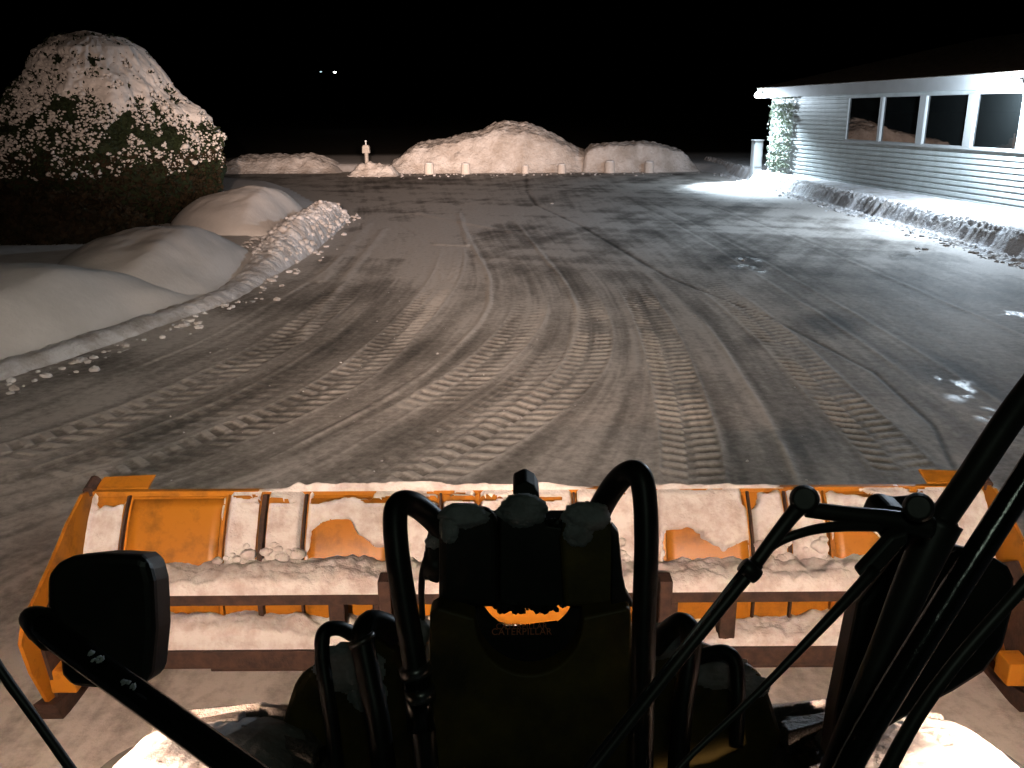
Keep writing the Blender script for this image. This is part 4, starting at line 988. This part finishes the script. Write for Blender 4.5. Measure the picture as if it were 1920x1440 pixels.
# wheels
def wheel(xc, w_, label=None):
    R, rr2 = .80, .0; mb = MB()
    n = 64; ring = []
    prof_ = [(-w_/2, .42), (-w_/2-.02, .60), (-w_/2, .72), (-w_/2+.07, .79), (w_/2-.07, .79), (w_/2, .72), (w_/2+.02, .60), (w_/2, .42)]
    rings = []
    for k in range(n):
        a = 2*math.pi*k/n; rings.append([mb.bm.verts.new((xc+px, 1.82+r*math.cos(a), .80+r*math.sin(a))) for px, r in prof_])
    for k in range(n):
        for j in range(len(prof_)-1): mb.bm.faces.new((rings[k][j], rings[k][j+1], rings[(k+1) % n][j+1], rings[(k+1) % n][j]))
    for k in range(22):
        for sgn in (-1, 1):
            a = 2*math.pi*(k+.5*(sgn > 0))/22
            def q(xo, r, da): return Vector((xc+xo, 1.82+r*math.cos(a+da), .80+r*math.sin(a+da)))
            x0, x1 = (0.01*sgn, (w_/2-.01)*sgn)
            vs_ = [q(x0, .78, .0), q(x0, .78, .10), q(x1, .75, .20), q(x1, .75, .09), q(x0, .835, .01), q(x0, .835, .09), q(x1, .815, .19), q(x1, .815, .10)]
            b = [mb.bm.verts.new(v) for v in vs_]
            for f in ((0, 1, 2, 3), (4, 7, 6, 5), (0, 4, 5, 1), (1, 5, 6, 2), (2, 6, 7, 3), (3, 7, 4, 0)): mb.bm.faces.new([b[i] for i in f])
    o = mb.build('wheel', 'tyre', loader, smooth=False, bevel=.008)
    r_ = MB().tube([(xc-w_/2+.04, 1.82, .80), (xc+w_/2-.04, 1.82, .80)], .44, 28).build('rim', 'darkyellow', None); par(r_, loader); r_.parent = o; r_.matrix_parent_inverse = o.matrix_world.inverted() if False else Matrix()
wheel(-.76, .50); wheel(.98, .50)
# fenders and the snow on them
def fender(xc, w_, a0=20, a1=150):
    th = np.radians(np.linspace(a0, a1, 30)); xx = np.linspace(xc-w_/2, xc+w_/2, 8); T_, X_ = np.meshgrid(th, xx)
    o = grid('fender', X_, 1.62+.92*np.cos(T_), .72+.90*np.sin(T_), 'black', loader); s = o.modifiers.new('s', 'SOLIDIFY'); s.thickness = .02
    return o
def fendersnow(xc, w_, label, seed, a0=34, a1=140):
    th = np.radians(np.linspace(a0, a1, 90)); u = np.linspace(-1, 1, 60); T_, U_ = np.meshgrid(th, u)
    e = np.clip((1-np.abs(U_)**3), 0, 1)*np.clip(1-((T_-math.radians((a0+a1)/2))/math.radians((a1-a0)/2))**6, 0, 1)
    R_ = .905+.07*np.sqrt(e)+.012*(fbm(U_*5, T_*9, seed, 4)-.5)+.010*(.5-cells(U_*7, T_*16, seed+3))*e
    X_ = xc+U_*w_/2*(1+.07*(fbm(T_*9, T_*0+seed, seed+1, 3)-.5)*1.0)
    return tag(grid('fender_snow', X_, 1.62+R_*np.cos(T_)*1.02, .72+R_*np.sin(T_), 'toolsnow'), label, kind='stuff')
fender(-.80, .56); fender(1.03, .56)
fendersnow(-.80, .46, 'brightly lit snow on the left front fender of the loader', 3, 43); fendersnow(1.04, .46, 'brightly lit snow on the right front fender of the loader', 8, 43)

# left mirror: back of housing, arm and knob
mr = slab('mirror', [(84, 1078), (104, 1056), (130, 1043), (190, 1037), (262, 1040), (278, 1050), (288, 1090), (292, 1180), (284, 1262), (270, 1290), (200, 1294), (130, 1290), (112, 1268), (104, 1200), (84, 1140)], 1.30, .09, 'black', .02, d=(-.1, 1, -.45))
o = ptube('mirror_arm', [(78, 1172, 1.26), (150, 1226, 1.22), (480, 1462, 1.08), (620, 1560, 1.02)], 1.2, [24, 27, 30, 31], 'gloss', 4)
ptube('mirror_knuckle', [(58, 1158, 1.30), (80, 1172, 1.27), (100, 1200, 1.25)], 1.27, [22, 32, 26], 'black', 4)
ptube('grab_rod', [(-60, 1150, .95), (0, 1255, .95), (75, 1360, .95), (160, 1480, .95)], .95, 9, 'black', 4)
caps = MB()
for (x, y, a, b) in ((195, 1240, 9, 5), (178, 1228, 5, 4), (240, 1283, 8, 5), (254, 1290, 6, 4), (385, 1395, 9, 4), (405, 1405, 8, 4), (430, 1420, 8, 4)):
    for _ in range(7):
        caps.ball(P(x+random.gauss(0, a*.55), y+random.gauss(0, b*.55)+2, 1.15)+Vector((0, -.008, .010)), 1, 2, .7, (a/F*.45, .004, b/F*.5))
tag(caps.build('snow_flecks', 'capsnow', None, smooth=True), 'small flecks of snow stuck to the left mirror arm', kind='stuff')
# right mirror and wiper linkage
slab('mirror', [(1610, 1130), (1690, 1030), (1735, 1012), (1800, 1022), (1860, 1040), (1895, 1062), (1906, 1085), (1902, 1150), (1885, 1215), (1850, 1262), (1790, 1300), (1730, 1330), (1660, 1372), (1590, 1440), (1555, 1440), (1570, 1330)], 1.35, .09, 'black', .02, d=(.15, 1, -.45))
ptube('mirror_arm', [(1990, 660, 1.05), (1900, 775, 1.08), (1820, 895, 1.1), (1755, 990, 1.12)], 1.1, [28, 27, 26, 26], 'black', 5)
ptube('mirror_arm', [(1765, 975, 1.12), (1715, 1085, 1.12), (1660, 1215, 1.12), (1600, 1355, 1.12), (1550, 1480, 1.12)], 1.12, [40, 34, 28, 26, 26], 'black', 5)
ptube('mirror_arm', [(1985, 800, 1.0), (1905, 925, 1.0), (1800, 1090, 1.0), (1700, 1250, 1.0), (1610, 1400, 1.0), (1570, 1480, 1.0)], 1.0, 26, 'gloss', 5)
ptube('grab_rod', [(2000, 1010, .9), (1900, 1120, .9), (1790, 1245, .9), (1715, 1350, .9), (1650, 1470, .9)], .9, [13, 13, 13, 14, 15], 'black', 5)
slab('mirror_bracket', [(1640, 985), (1652, 958), (1672, 950), (1700, 958), (1760, 952), (1800, 985), (1806, 1005), (1790, 1015), (1800, 1035), (1730, 1060), (1690, 1040), (1655, 1010)], 1.15, .05, 'black', .012)
def knuckle(px, py, D, r, m='black'):
    c = P(px, py, D); ax = Vector(ray(px, py)).normalized(); MB().tube([c-ax*.03, c-ax*.022, c+ax*.05, c+ax*.06], [r*D/F*.8, r*D/F, r*D/F*1.1, r*D/F], 20).build('pivot_cap', m, loader, bevel=.002)
knuckle(1508, 936, 1.05, 26); knuckle(1722, 952, 1.05, 27)
ptube('wiper_link', [(1512, 955, 1.06), (1600, 966, 1.06), (1668, 974, 1.06), (1745, 990, 1.06)], 1.06, [15, 16, 18, 22], 'black', 5)
ptube('wiper_arm', [(1508, 940, 1.04), (1470, 985, 1.03), (1405, 1072, 1.02)], 1.03, [17, 14, 12], 'black', 4)
ptube('wiper_arm', [(1420, 1056, 1.02), (1300, 1205, 1.0), (1130, 1420, .98), (1085, 1475, .97)], 1.0, [13, 11, 10, 10], 'black', 4)
ptube('wiper_rod', [(1396, 1062, 1.0), (1280, 1210, .98), (1108, 1425, .96), (1070, 1475, .95)], 1.0, [4, 4, 4, 4], 'gloss', 4)
ptube('wiper_clamp', [(1392, 1058, 1.01), (1420, 1082, 1.01)], 1.01, 15, 'black', 2)
ptube('wiper_arm', [(1412, 1062, 1.03), (1450, 1022, 1.04), (1500, 1000, 1.04), (1560, 988, 1.05), (1650, 985, 1.06)], 1.04, [10, 9, 9, 10, 12], 'black', 6)
slab('wiper_blade', [(1608, 1076), (1672, 1006), (1706, 996), (1702, 1020), (1660, 1066), (1640, 1084), (1622, 1090)], 1.03, .018, 'black', .004)
ptube('wiper_arm', [(1640, 1068, 1.02), (1560, 1155, 1.0), (1420, 1300, .98), (1300, 1412, .96), (1240, 1480, .95)], 1.0, [12, 10, 7, 6, 6], 'black', 4)
